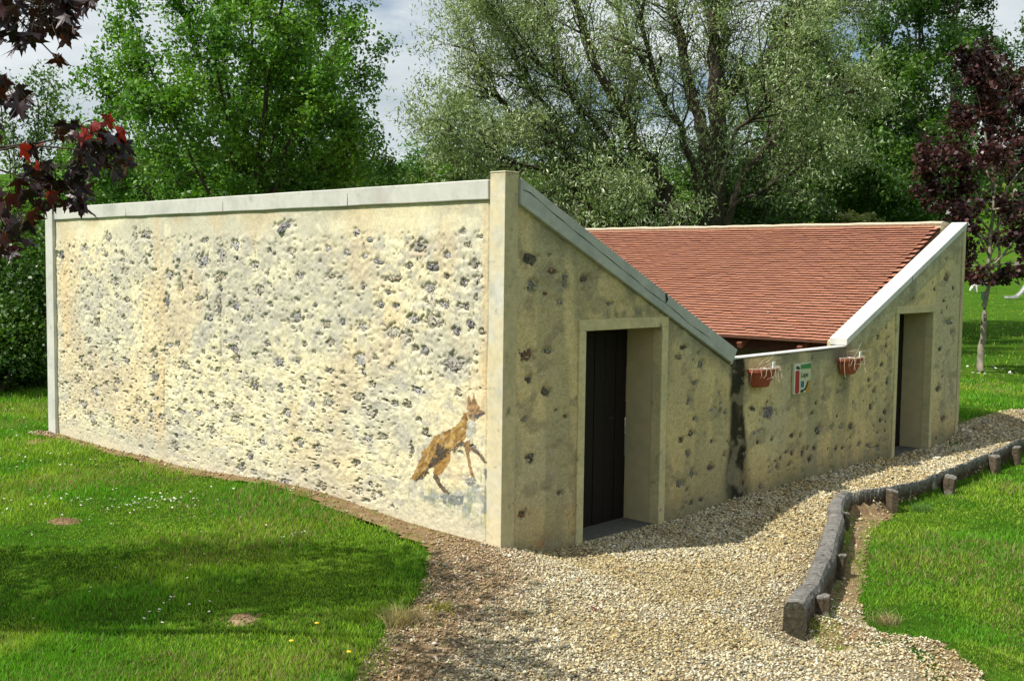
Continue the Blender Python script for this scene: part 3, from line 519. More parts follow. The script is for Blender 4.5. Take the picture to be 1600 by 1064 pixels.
s3 = np.exp(-((U - 7.95) / .13) ** 4) * sm(1.75, 1.9, Vv) + .6 * np.exp(-((U - 7.6) / .25) ** 4) * sm(1.7, 1.8, Vv) * sm(.4, .6, fbm(U * 9, Vv * 3, 3, 250)); C = blend(C, np.array([.15,.15,.12]), np.clip(.7 * s3, 0, .8))
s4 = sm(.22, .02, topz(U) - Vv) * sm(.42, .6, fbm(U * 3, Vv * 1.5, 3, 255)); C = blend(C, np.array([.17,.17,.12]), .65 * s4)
s5 = ((U > 6.1) & (Vv > 1.3)) * sm(.30, .26, topz(U) - Vv); C = blend(C, np.array([.33,.34,.25]), .55 * s5)
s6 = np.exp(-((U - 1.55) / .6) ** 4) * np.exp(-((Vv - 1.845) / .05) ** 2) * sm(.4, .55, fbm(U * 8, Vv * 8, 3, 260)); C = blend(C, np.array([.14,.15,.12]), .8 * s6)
drip = sm(.58, .7, fbm(U * 3.3, Vv * .45, 3, 270)); C = blend(C, np.array([.25,.25,.16]), .45 * drip)
C = blend(C, np.array([.26,.21,.13]), .6 * mk); C = blend(C, np.array([.30,.26,.17]), .6 * sm(.60, .70, fbm(U * 5, Vv * 6, 4, 285)))
H += .012 * s5
C *= (.85 + .3 * fbm(U * 34, Vv * 34, 2, 280))[..., None]
I = np.arange(U.size).reshape(U.shape); F = np.stack([I[:-1, :-1], I[:-1, 1:], I[1:, 1:], I[1:, :-1]], -1)[(ok[:-1, :-1] & ok[1:, 1:] & ok[:-1, 1:] & ok[1:, :-1])]
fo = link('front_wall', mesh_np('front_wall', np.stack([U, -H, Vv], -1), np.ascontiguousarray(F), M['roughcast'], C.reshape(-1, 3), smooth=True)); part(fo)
S = [(a, b, w, h, r) for a, b, w, h, r in S]
place_stones(S, 'y', fo, 6, [(.12,.105,.07), (.20,.11,.05), (.24,.235,.18), (.42,.40,.30), (.19,.165,.18)], pick=pick)
# front wall body
tz = lambda x: float(topz(np.array(x)))
def pr(x0, x1, zb=-.6, zt0=None, zt1=None): return [(x0, zb), (x1, zb), (x1, (tz(x1 - 1e-4) if zt1 is None else zt1)), (x0, (tz(x0 + 1e-4) if zt0 is None else zt0))]
mb = MB(); T0 = .022; T1 = .24
for P in (pr(.15, D1[0]), pr(D1[1], 3.449), [(D1[0], ZI), (D1[1], ZI), (D1[1], tz(D1[1])), (D1[0], tz(D1[0]))], pr(6.05, D2[0]), pr(D2[1], 9.78), [(D2[0], ZI), (D2[1], ZI), (D2[1], tz(D2[1])), (D2[0], tz(D2[0]))]):
    mb.prism(P, T0, T1)
mb.prism(pr(3.449, 6.05), T0, .115)
part(mb.build('wall_body', M['reveal']))
for (a, b) in (D1, D2):
    q_ = MB(); q_.box((a - .12, T1, -.6), (a, .40, ZI)); q_.box((b, T1, -.6), (b + .12, .40, ZI)); q_.box((a - .12, T1, ZI), (b + .12, .40, ZI + .03)); part(q_.build('reveal', M['reveal']))
    f = MB(); y0, y1 = -.016, .10
    f.box((a - .09, y0, -.42), (a + .004, y1, ZI)); f.box((b - .004, y0, -.42), (b + .095, y1, ZI)); f.box((a - .09, y0 - .001, ZI), (b + .095, y1, ZO))
    part(f.build('door_surround', M['frame'], bevel=.006))
    t = MB(); t.box((a - .06, -.07, -.45), (b + .02, .44, -.19 if a < 5 else -.225)); part(t.build('threshold', M['cement'], bevel=.01))
    d = MB(); d.box((a, .46, -.3), (b, .475, ZI)); do = d.build('door', M['door']); part(do)
    n = 7; w = (b - a) / n
    for i in range(n):
        k = MB(); k.box((a + i*w + .004, .405 + .003 * (i % 2), -.21), (a + (i+1)*w - .004, .459, ZI - .004)); part(k.build('board', M['door'], bevel=.003), do)
    h = MB(); h.tube([(a + .92, .395, .82), (a + .92, .372, .82), (a + .84, .372, .82)], .007, 6); part(h.build('handle', M['crack']), do)
# pillars, copings
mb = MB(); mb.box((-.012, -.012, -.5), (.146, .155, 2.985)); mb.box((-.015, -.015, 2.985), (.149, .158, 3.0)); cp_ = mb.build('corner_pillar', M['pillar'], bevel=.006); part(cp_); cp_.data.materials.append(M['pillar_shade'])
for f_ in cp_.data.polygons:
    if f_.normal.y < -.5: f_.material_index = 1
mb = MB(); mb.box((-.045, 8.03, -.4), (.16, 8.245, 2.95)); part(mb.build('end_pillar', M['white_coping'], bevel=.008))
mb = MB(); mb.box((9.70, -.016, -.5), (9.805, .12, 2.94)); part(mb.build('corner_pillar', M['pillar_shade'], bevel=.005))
mb = MB(); V = []
for i, y in enumerate(np.linspace(.165, 8.02, 26)):
    dz = .0022 * math.sin(i * 1.7) + .0016 * math.sin(i * 3.1); dx = .001 * math.sin(i * 2.3)
    V += [(-.022 + dx, y, 2.779 + dz), (-.026 + dx, y, 2.938 + dz * .5), (.30, y, 2.945), (.30, y, 2.775)]
F = [(i*4+j, (i+1)*4+j, (i+1)*4+(j+1) % 4, i*4+(j+1) % 4) for i in range(25) for j in range(4)] + [(0, 1, 2, 3), (103, 102, 101, 100)]
mb.add(V, F); part(mb.build('side_coping', M['white_coping'], bevel=.008))
# raking copings: left one with a long crack, right one white on top
sl = .4565; x0, x1 = .152, 3.44
def rake(name, m, pts0, pts1, y0, y1, parent=None, bev=.008): # pts: bottom/top at both ends
    b = MB(); b.prism([pts0[0], pts1[0], pts1[1], pts0[1]], y0, y1); return part(b.build(name, m, bevel=bev))
lc = rake('raking_coping', M['grey_coping'], ((.150, 2.742), (.150, 2.955)), ((3.415, 1.285), (3.50, 1.425)), -.035, .235)
pts = [(.17, 2.86)]
xx = .17
while xx < 2.95:
    xx += rw.uniform(.04, .11); off = .85 - .55 * sm(0, 2.6, xx)*1.0; zt = 2.955 - (xx - .15) * sl
    pts.append((xx, zt - .045 - .075 * (1 - math.exp(-xx)) + .022 * (fbm(xx * 3, 0.3, 3, 300) - .5) * 2))
cb = MB(); cb.tube([(a, -.0352, b) for a, b in pts], [.0028 + .0015 * math.sin(i * 1.3) for i in range(len(pts))], 5); part(cb.build('crack', M['crack']), lc)
cb = MB(); cb.tube([(2.18, -.034, 2.02), (2.20, -.038, 1.96), (2.19, -.037, 1.93)], [.010, .016, .006], 5); part(cb.build('chip', M['crack']), lc)
rc = rake('raking_coping', M['white_coping'], ((6.03, 1.352), (6.03, 1.440)), ((9.792, 2.900), (9.792, 2.988)), -.028, .20)
mb = MB(); mb.prism([(3.452, 1.322), (6.05, 1.334), (6.05, 1.350), (3.452, 1.337)], -.012, .12); part(mb.build('low_wall_cap', M['white_coping'], bevel=.004))
for y_ in (1.95, 4.02, 6.10):
    jb = MB(); jb.box((-.0245, y_, 2.785), (-.018, y_ + .006, 2.934)); part(jb.build('joint', M['crack']))
jb = MB(); jb.add([(7.9, -.0292, 2.118), (7.912, -.0292, 2.123), (7.9, -.0292, 2.205), (7.888, -.0292, 2.2)], [(0, 1, 2, 3)]); part(jb.build('joint', M['crack']))
# right, back walls
mb = MB(); mb.box((9.50, .245, -.6), (9.79, L_ - .2, 2.93)); part(mb.build('far_side_wall', M['pillar']))
mb = MB(); mb.prism([(0, -.6), (9.79, -.6), (9.79, 2.95), (6.05, 1.40), (3.5, 1.40), (.05, 2.90), (0, 2.90)], L_ - .195, L_ - .0); part(mb.build('back_wall', M['pillar']))
mb = MB(); V = []
ys = np.linspace(.24, 8.2, 44)
for i, y in enumerate(ys):
    dz = rw.normal(0, .004); V += [(9.50, y, 2.925), (9.48, y, 2.965 + dz), (9.60, y, 3.0 + dz), (9.83, y, 2.985 + dz), (9.83, y, 2.93)]
n = len(ys); F = [(i*5+j, i*5+(j+1) % 5, (i+1)*5+(j+1) % 5, (i+1)*5+j) for i in range(n-1) for j in range(5)] + [(4,3,2,1,0), tuple((n-1)*5+j for j in range(5))]
mb.add(V, F); part(mb.build('ridge_mortar', M['mortar']))
# ---- roofs
ang_r = math.atan2(2.925 - 1.375, 9.50 - 6.36)
def roof(name, xe, ze, sgn, lab=None):
    ze -= .03
    """eave at (xe,ze), rising by ang_r towards sgn*x"""
    mb = MB(); L = 3.50; ca, sa = math.cos(ang_r), math.sin(ang_r)
    def w(s, y, h): return (xe + sgn * (s * ca - h * sa), y, ze + s * sa + h * ca)
    V = [w(0.05, .245, -.035), w(L, .245, -.035), w(L, L_ - .2, -.035), w(.05, L_ - .2, -.035), w(0.05, .245, -.01), w(L, .245, -.01), w(L, L_ - .2, -.01), w(.05, L_ - .2, -.01)]
    mb.add(V, [(0,3,2,1),(4,5,6,7),(0,1,5,4),(1,2,6,5),(2,3,7,6),(3,0,4,7)])
    r = mb.build(name, M['darkwood']); part(r)
    rr = np.random.default_rng(44); ex = .0765; tw = .155; rows = 46; cols = 52
    pal = [(.42,.175,.105), (.44,.19,.115), (.40,.165,.10), (.385,.165,.11), (.47,.225,.14), (.42,.18,.12), (.36,.155,.105), (.44,.185,.10)]
    var = []
    for i in range(16):
        lift = rr.uniform(0, .0025); e1, e2 = rr.uniform(-.004, .004, 2)
        Vt = np.array([(e1, -tw/2+.002, .032), (e2, tw/2-.002, .032), (.22, tw/2-.002, -.018), (.22, -tw/2+.002, -.018), (e1, -tw/2+.002, .049+lift), (e2, tw/2-.002, .049+lift), (.22, tw/2-.002, -.004), (.22, -tw/2+.002, -.004), (e1-.0005, -tw/2+.002, .018), (e2-.0005, tw/2-.002, .018), (e2-.0005, tw/2-.002, .048+lift), (e1-.0005, -tw/2+.002, .048+lift)])
        var.append((Vt, (np.array(pal[i % 8]) * .5 + np.array([.36,.17,.115]) * .5) * rr.uniform(.90, 1.08)))
    Fq = [(0,3,2,1),(4,5,6,7),(0,1,5,4),(1,2,6,5),(2,3,7,6),(3,0,4,7)]
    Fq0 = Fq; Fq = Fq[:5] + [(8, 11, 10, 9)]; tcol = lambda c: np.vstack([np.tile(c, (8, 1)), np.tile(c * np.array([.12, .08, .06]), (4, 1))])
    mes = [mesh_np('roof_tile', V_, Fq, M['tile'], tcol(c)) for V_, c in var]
    items = []
    for i in range(rows):
        for j in range(cols + 1):
            y = .25 + tw/2 + j * tw - (tw/2 if i % 2 else 0)
            if y - tw/2 < .235 or y + tw/2 > L_ - .195: 
                continue
            items.append((i * ex - .02, y, i, j))
    A3 = np.array([[sgn * ca, 0, -sgn * sa], [0, 1, 0], [sa, 0, ca]])
    items.sort(key=lambda t: math.hypot(xe + sgn * t[0] * ca - CAM[0], t[1] - CAM[1]))
    AV = []; AF = []; AC = []; nobj = 300 if sgn > 0 else 0
    sag = lambda y, s: -.005 * math.sin(y * .9) * math.sin(s * .9) - .008 * math.exp(-((y - 2.2) / 1.3) ** 2) * math.sin(s * .9)
    off = Vector((0, 0, 0))
    for q, (s, y, i, j) in enumerate(items):
        vi = int(rr.integers(16)); p = np.array(w(s, y, sag(y, s) + rr.normal(0, .0012))); yaw = rr.normal(0, .012) + (.12 if rr.random() < .006 else 0)
        R2 = A3 @ np.array([[math.cos(yaw), -math.sin(yaw), 0], [math.sin(yaw), math.cos(yaw), 0], [0, 0, 1]])
        if q < nobj:
            o = bpy.data.objects.new('roof_tile', mes[vi]); COL.objects.link(o); o.parent = r
            m = Matrix([list(R2[k]) + [p[k] - off[k]] for k in range(3)] + [[0, 0, 0, 1]]); o.matrix_local = m @ Matrix.Identity(4)
            o.matrix_local = m
        else:
            Vt, c = var[vi]; AF += [tuple(t + 12 * len(AV) for t in f) for f in Fq]; AV.append(Vt @ R2.T + p)
            AC.append(tcol(c))
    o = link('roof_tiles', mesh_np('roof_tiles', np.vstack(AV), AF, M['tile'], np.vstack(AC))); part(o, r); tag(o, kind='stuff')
    for k in range(9):
        y = .75 + k * .88; b = MB(); V = [w(-.08, y-.035, -.11), w(3.3, y-.035, -.11), w(3.3, y+.035, -.11), w(-.08, y+.035, -.11), w(-.08, y-.035, -.036), w(3.3, y-.035, -.036), w(3.3, y+.035, -.036), w(-.08, y+.035, -.036)]
        b.add(V, Fq0); part(b.build('rafter', M['rafter']), r)
    return r
M['rafter'] = mat('red brown rafters', (.20,.075,.04), .85, noise=(15, .3))
rr_ = roof('roof', 6.36, 1.375, 1); rl_ = roof('roof', 3.38, 1.22, -1)
b = MB(); b.box((6.52, .41, 1.19), (6.64, 8.04, 1.33)); part(b.build('eave_beam', M['darkwood'])); b = MB(); b.box((3.10, .41, 1.19), (3.22, 8.04, 1.33)); part(b.build('eave_beam', M['darkwood']))
for y in (2.3, 4.3, 6.3):
    for x in (6.58, 3.16): b = MB(); b.box((x-.06, y-.06, -.3), (x+.06, y+.06, 1.189)); part(b.build('post', M['darkwood'], bevel=.006))
b = MB(); b.box((.31, .48, -.4), (9.49, 8.04, -.22)); part(b.build('floor', M['dark']))
b = MB()
for a, c in (((3.6, 1.2, -.219), (3.75, 7.2, .12)), ((5.95, 1.2, -.219), (6.1, 7.2, .12)), ((3.752, 1.2, -.219), (5.948, 1.35, .12)), ((3.752, 7.05, -.219), (5.948, 7.2, .12))): b.box(a, c)
part(b.build('basin', M['cement'], bevel=.01)); M['water'] = mat('still water', (.02,.03,.025), .05, spec=.5); b = MB(); b.box((3.751, 1.351, -.218), (5.949, 7.049, .02)); part(b.build('basin_water', M['water']))
# small gutter bracket under the right eave
b = MB(); b.box((6.30, .345, 1.345), (6.36, 8.0, 1.372)); part(b.build('eave_board', M['darkwood']))
# ------------------------------------------------------------------ trees and bushes
def leaf_quads(Cn, size, rng, pal, ratio=.6, droop=0., up=.35):
    n = len(Cn); a = rng.normal(size=(n, 3)); a[:, 2] -= droop; a /= np.linalg.norm(a, axis=1)[:, None]
    nn = rng.normal(size=(n, 3)); nn[:, 2] = np.abs(nn[:, 2]) + up; b = np.cross(nn, a); b /= np.linalg.norm(b, axis=1)[:, None] + 1e-9
    s = rng.uniform(.65, 1.25, n)[:, None] * size
    fold = np.cross(a, b) * s * .12
    V = np.stack([Cn - a*s*.5, Cn + b*s*ratio*.5 + fold, Cn + a*s*.5, Cn - b*s*ratio*.5 + fold], 1).reshape(-1, 3)
    F = np.arange(n * 4).reshape(n, 4)
    pal = np.array(pal); tone = fbm(Cn[:, 0] * .9 + Cn[:, 2], Cn[:, 1] * .9 + Cn[:, 2] * .7, 3, 4)
    idx = np.clip((tone * len(pal) * 1.0 + rng.normal(0, .6, n)).astype(int), 0, len(pal) - 1)
    c = pal[idx] * rng.uniform(.7, 1.3, (n, 1))
    return V, F, np.repeat(c, 4, 0)
def curve_pts(p0, d, L, k, rng, wig=.18, trop=0.):
    P = [np.array(p0, float)]; d = np.array(d, float); d /= np.linalg.norm(d)
    for i in range(k):
        d = d + rng.normal(0, wig, 3); d[2] += trop; d /= np.linalg.norm(d); P.append(P[-1] + d * L / k)
    return np.array(P)
def grow_tree(name, label, cat, limbs, seed, n2=8, l2=1.3, n3=6, l3=.6, nleaf=60000, size=.09, ratio=.6, lm='leaf', pal=None, bark='bark', group=None, trop2=.05, trop3=0., spread=.10, t0=.3, droop=0., center=None, keep=None, r2=.022, base=None, out=.5):
    rng = np.random.default_rng(seed); MBt = MB(); tw2 = []; tw3 = []
    for P, r0, r1, *tq in limbs:
        tq = tq[0] if tq else t0
        P = np.asarray(P, float); t = np.linspace(0, 1, len(P)); tt = np.linspace(0, 1, max(6, len(P) * 3))
        Q = np.stack([np.interp(tt, t, P[:, k]) for k in range(3)], -1)
        for _ in range(2): Q[1:-1] = (Q[:-2] + Q[1:-1] * 2 + Q[2:]) / 4
        Q[1:-1] += rng.normal(0, .018 * np.linalg.norm(Q[-1] - Q[0]) / 4, (len(Q) - 2, 3))
        MBt.tube(Q, r0 + (r1 - r0) * tt ** .8, 8 if r0 > .05 else 5)
        L = np.linalg.norm(np.diff(P, axis=0), axis=1).sum()
        for j in range(max(2, int(n2 * L / 3.5)) + 3):
            s = tq + (1 - tq) * rng.random() ** .62 if j > 2 else .97; k = min(int(s * (len(Q) - 1)), len(Q) - 2); p = Q[k] + (Q[k+1] - Q[k]) * rng.random()
            T = Q[k+1] - Q[k]; T /= np.linalg.norm(T); rd = rng.normal(size=3); rd -= T * (rd @ T); rd /= np.linalg.norm(rd)
            d = T * rng.uniform(.3, .9) + rd * rng.uniform(.5, 1.0)
            if center is not None: c = p - center; d = d + out * c / (np.linalg.norm(c) + .1)
            LL = l2 * rng.uniform(.5, 1.3) * (1.15 - .5 * s); B = curve_pts(p, d, LL, 6, rng, .16, trop2)
            rb = min(r2, (r0 + (r1 - r0) * s) * .6); MBt.tube(B, np.linspace(rb, rb * .25, 7), 4, False); tw2.append(B)
            for q in range(n3):
                u = rng.uniform(.15, 1); kk = min(int(u * 6), 5); p3 = B[kk] + (B[kk+1] - B[kk]) * rng.random(); T3 = B[kk+1] - B[kk]; T3 /= np.linalg.norm(T3)
                B3 = curve_pts(p3, T3 * .7 + rng.normal(0, .55, 3), l3 * rng.uniform(.5, 1.3), 3, rng, .2, trop3); tw3.append(B3)
                if rng.random() < .5: MBt.tube(B3, np.linspace(rb * .35, rb * .12, 4), 3, False)
    A = np.array(tw3); ns = len(A)
    w = rng.gamma(2.0, 1, ns); w /= w.sum(); i = rng.choice(ns, nleaf, p=w); u = rng.random(nleaf) ** .8 * 2.999; k = u.astype(int); f = (u - k)[:, None]
    Cn = A[i, k] * (1 - f) + A[i, np.minimum(k + 1, 3)] * f + rng.normal(0, spread, (nleaf, 3))
    if keep is not None: Cn = Cn[keep(Cn)]
    root = empty(name, tuple(base if base is not None else limbs[0][0][0]), label, cat, group)
    off = Vector(root.location)
    o = MBt.build('trunk', M[bark], root, smooth=True); o.location = -off
    V, F, C = leaf_quads(Cn, size, rng, pal, ratio, droop); o = link('crown', mesh_np('crown', V, F, M[lm], C), root); o.location = -off
    return root
GP = [(.05,.145,.016), (.08,.20,.022), (.12,.265,.028), (.165,.31,.035)]
DP = [(.035,.085,.014), (.052,.12,.020), (.072,.155,.022), (.10,.185,.028)]
WP = [(.20,.28,.115), (.25,.335,.155), (.32,.40,.20), (.40,.47,.28)]
def gz(p): return float(g(p[0], p[1]))
def onground(px, depth):
    p = at(px, 420, depth); p[2] = gz(p); return p
def pxlimbs(base, targets, r0, r1, depth, rng, dj=2.0, bend=.15):
    out = []
    for tx, ty in targets:
        e = at(tx, ty, depth + rng.uniform(-dj, dj)); m = base * .55 + e * .45; m = m + (e - base) * 0; m[2] += bend * (e[2] - base[2]); m[:2] = base[:2] * .62 + e[:2] * .38
        out.append((np.array([base, base * .8 + m * .2 + np.array([0, 0, .15]), m, e]), r0 * rng.uniform(.7, 1), r1))
    return out
rt = np.random.default_rng(77)
b = onground(385, 20.5)
T = [(170,150),(150,235),(215,70),(275,-20),(330,-110),(400,-150),(465,-110),(500,-40),(540,40),(556,110),(548,205),(200,290),(490,130),(330,60),(260,170),(430,20),(540,270),(300,250),(450,220),(380,140)]
b2 = b.copy(); b2[2] += .9
L_green = [(np.array([b, b * .5 + b2 * .5, b2]), .16, .13)] + pxlimbs(b2, T, .075, .018, 20.5, rt, 2.2)
grow_tree('green_tree', 'big bright green broadleaf tree standing behind the long sunlit wall', 'tree', L_green, 1, n2=9, l2=1.25, n3=7, l3=.55, nleaf=100000, size=.092, ratio=.62, pal=GP, center=at(375, 180, 20.5), spread=.09, out=.35, t0=.22)
# loose tree and saplings at the left edge
b = onground(40, 23); T = [(20,190),(60,160),(75,140),(110,215),(0,150),(-30,220),(60,260),(120,280),(20,300),(95,330)]
grow_tree('loose_green_tree', 'thin loose green tree at the left edge behind the red leaves', 'tree', pxlimbs(b, T, .05, .012, 23, rt, 1.2), 2, n2=9, l2=.9, n3=6, l3=.4, nleaf=10000, size=.085, pal=[(.075,.15,.03),(.10,.19,.04),(.12,.21,.05)], center=at(50, 300, 23), spread=.08)
b = onground(655, 34); T = [(652,222),(640,240),(668,236),(655,250),(630,262),(690,262)]
grow_tree('slender_sapling', 'slender pale sapling rising over the wall just left of the corner pillar', 'tree', pxlimbs(b, T, .04, .012, 34, rt, .6), 3, n2=5, l2=.6, n3=5, l3=.35, nleaf=2200, size=.10, pal=GP, center=at(655, 280, 34), spread=.09)
# willow
D = 30.0; wb = onground(1088, D)
def pl(lst, dd=0, r0=.2, r1=.03, D=D):
    n = len(lst); return (np.array([wb] + [at(x, y, D + dd * (i + 1) / n) for i, (x, y) in enumerate(lst)]), r0, r1)
W = [pl([(1045,350),(1034,287),(1007,237),(960,160),(905,50),(880,-60),(860,-200)], -2.5, .24, .05),
     pl([(1110,350),(1098,257),(1098,203),(1071,118),(1051,0),(1040,-150)], 1.5, .34, .08),
     pl([(1125,330),(1118,200),(1112,68),(1112,0),(1108,-160)], 0, .30, .08),
     pl([(1130,330),(1128,190),(1127,68),(1133,0),(1150,-160)], 2.5, .26, .07),
     pl([(1140,330),(1159,280),(1203,216),(1240,178),(1294,149),(1350,140)], -1, .14, .03),
     pl([(1118,300),(1118,152),(1183,105),(1223,51),(1254,0),(1290,-70)], 1, .20, .04),
     pl([(1118,300),(1120,160),(1190,98),(1247,51),(1298,10),(1340,-10)], 2, .12, .03),
     pl([(1000,355),(962,316),(919,279),(897,257),(868,205),(838,180)], -3, .14, .03),
     pl([(960,350),(904,304),(857,267),(801,254),(758,242),(718,222),(696,185)], -4, .10, .02),
     pl([(1010,330),(938,245),(897,214),(857,174),(795,87),(775,20),(760,-40)], -2, .13, .03),
     pl([(1020,340),(935,223),(888,155),(869,62),(845,0),(820,-100)], 1, .15, .03),
     pl([(1060,330),(990,242),(981,186),(990,93),(962,15),(950,-90)], .5, .20, .04),
     pl([(1020,340),(945,270),(880,235),(820,200),(770,150),(740,95),(730,40)], -1.5, .11, .02),
     pl([(1010,340),(930,270),(850,240),(790,215),(755,190),(725,165)], 2, .10, .02),
     pl([(1000,300),(930,190),(850,110),(800,60),(760,-10)], -3.5, .10, .02),
     pl([(1100,300),(1060,200),(1020,120),(1000,40),(1010,-60)], -4, .14, .03),
     pl([(1130,330),(1180,300),(1240,270),(1290,230)], -2.5, .09, .02),
     pl([(1120,340),(1060,330),(1000,310),(950,300)], -3.5, .07, .02),
     pl([(1120,300),(1150,200),(1190,180),(1230,120),(1260,60)], -3, .10, .02)]
grow_tree('willow', 'huge grey green willow with many leaning trunks behind the tiled roof', 'tree', W, 4, n2=13, l2=1.75, n3=8, l3=.8, nleaf=125000, size=.13, ratio=.27, lm='willowleaf', pal=WP, center=at(1060, 330, D), spread=.13, droop=.8, trop2=-.02, trop3=-.07, t0=.25, r2=.035, out=.5)
# dark stand of trees on the right
for i, (px, dep, top, lean) in enumerate([(1215,40,40,6),(1282,38,60,-8),(1345,42,5,10),(1392,40,-40,-6),(1418,44,-70,8),(1445,39,-60,-4),(1478,43,-90,12),(1493,44,-40,-4),(1560,112,90,6),(1610,118,60,0),(1668,110,40,0)]):
    b = onground(px, dep); sc = max(1, dep / 46)
    R = [(px + lean + rt.uniform(-50, 50), rt.uniform(top + 20, 300)) for _ in range(11)]
    Lm = [(np.array([b, at(px + lean*.3, 300, dep), at(px + lean, 150, dep), at(px + lean*2, top, dep)]), .15, .03)] 
    for tx, ty in R:
        s = at(px + lean * .6, min(ty + rt.uniform(40, 100), 380), dep); e = at(tx, ty, dep + rt.uniform(-1.5, 1.5)); Lm.append((np.array([s, (s + e) / 2 + np.array([0, 0, .1]), e]), .05, .012))
    lab = ['tall thin tree merging with the right side of the willow', 'dark tree below the blue gap right of the willow', 'tall dark tree over the middle of the right roof ridge', 'slim dark trunked tree left of the purple maple, leaning left', 'very tall slim tree in the middle of the dark stand', 'slim dark tree right of the tallest stand tree', 'tall tree rising just left of the purple maple tip', 'tall green tree directly behind the purple maple', 'green tree behind the right half of the purple maple', 'green tree at the right edge of the photo behind the maple', 'green tree cut by the right edge of the photo'][i]
    grow_tree('stand_tree', lab, 'tree', Lm, 100 + i, n2=5 / sc, l2=1.3 * sc, n3=6, l3=.65 * sc, nleaf=8200, size=.165 * sc, ratio=.62, pal=DP if i % 2 else [(.035,.085,.02),(.05,.11,.022),(.07,.14,.03)], center=at(px, 220, dep), spread=.15 * sc, group='dark trees behind the right roof', t0=.1)
def bush(name, label, px, py, dep, rx, rz, n, size, pal, seed, group=None, lm='leaf', ry=None, stems=7):
    rng = np.random.default_rng(seed); c = at(px, py, dep); gr = gz(c); ry = ry or rx
    k = 26; B = rng.normal(size=(k, 3)); B /= np.linalg.norm(B, axis=1)[:, None]; B *= rng.uniform(.35, .85, (k, 1))
    i = rng.integers(k, size=n); q = rng.normal(size=(n, 3)); q /= np.linalg.norm(q, axis=1)[:, None]; q *= rng.random((n, 1)) ** .4 * rng.uniform(.22, .42, k)[i][:, None]
    P = (B[i] + q) * np.array([rx, ry, rz]) + c; P = P[P[:, 2] > gr + .02]
    root = empty(name, (c[0], c[1], gr), label, 'tree' if name.endswith('tree') else 'bush', group); off = Vector(root.location); m = MB()
    for s in range(stems):
        e = B[s] * np.array([rx, ry, rz]) + c; st = np.array([c[0] + rng.normal(0, .12), c[1] + rng.normal(0, .12), gr - .05]); m.tube(np.array([st, st * .6 + e * .4 + [0, 0, .2], e]), [.06, .04, .012], 5)
    o = m.build('stem', M['bark'], root, smooth=True); o.location = -off
    V, F, C = leaf_quads(P, size, rng, pal, .6); o = link('foliage', mesh_np('foliage', V, F, M[lm], C), root); o.location = -off
    return root
BR = [(.06,.13,.02),(.09,.18,.03),(.12,.22,.04)]; OL = [(.07,.10,.025),(.10,.14,.035),(.14,.18,.05)]
left = [(-60,500,20,2.0,1.7,9000,DP,'dark bush at the left edge beyond the lawn'), (20,440,21,1.8,1.5,10000,DP,'dark bush above the lawn left of the stone wall'), (40,520,20.5,1.5,1.6,9000,DP,'low dark bush beside the far end of the stone wall'), (-20,560,19.6,1.4,.9,5000,DP,'lowest shadowed bush at the far edge of the left lawn'), (130,330,23,2.0,1.5,9000,GP,'dense green bush over the far left end of the wall'),
    (230,300,24,1.9,1.2,8000,BR,'bright bush showing just over the wall left of the big tree trunk'), (340,300,23,1.6,.9,6500,GP,'green bush under the big tree over the wall'), (470,290,24,1.8,1.1,7500,OL,'olive bush over the wall right of the big tree trunk'), (560,270,25,1.6,1.3,7500,DP,'dark bush over the wall at the right foot of the big tree')]
for i, (px, py, dep, rx, rz, n, pal, lab) in enumerate(left): bush('bush', lab, px, py, dep, rx, rz, n, .095, pal, 300 + i, 'bushes behind the long wall')
mid = [(735,262,46,2.4,1.6,5000,OL,'greyish bush behind the top of the corner pillar'), (905,330,36,1.8,1.3,6000,[(.06,.06,.03),(.08,.09,.04)],'brownish bush under the left willow limbs'), (985,330,35,1.6,1.2,6500,OL,'olive bush left of the willow trunks'), (1210,310,33,2.2,1.6,9000,[(.07,.12,.04),(.09,.15,.06),(.12,.18,.08)],'grey green bush right of the willow trunks above the roof'), (1290,270,37,2.6,2.6,9000,BR,'yellow green bush above the middle of the roof ridge'),
    (1370,310,36,2.2,1.8,8000,DP,'dark bush above the roof ridge near the bright twig'), (1440,300,38,2.3,2.2,8000,DP,'dark bush above the right end of the roof ridge'), (1240,200,40,2.6,3.0,8000,DP,'tall dark bush between willow and the tree stand'), (1330,220,44,2.8,3.0,8000,DP,'tall dark bush low in the middle of the tree stand'), (1420,240,46,3,2.6,8000,DP,'dark bush filling the foot of the tree stand'), (1110,320,36,2.4,1.5,6500,DP,'dark bush directly behind the willow trunks'), (1350,345,33,.8,.35,1200,[(.3,.3,.12),(.2,.24,.08)],'small pale flowering bush peeping over the roof ridge'), (1045,250,50,4,2.0,5000,DP,'distant dark bush seen between the willow limbs'), (860,300,55,4,1.4,4500,BR,'bright distant bush under the lowest willow limb')]
for i, (px, py, dep, rx, rz, n, pal, lab) in enumerate(mid): bush('bush', lab, px, py, dep, rx, rz, n, .16, pal, 330 + i, 'bushes behind the roof')
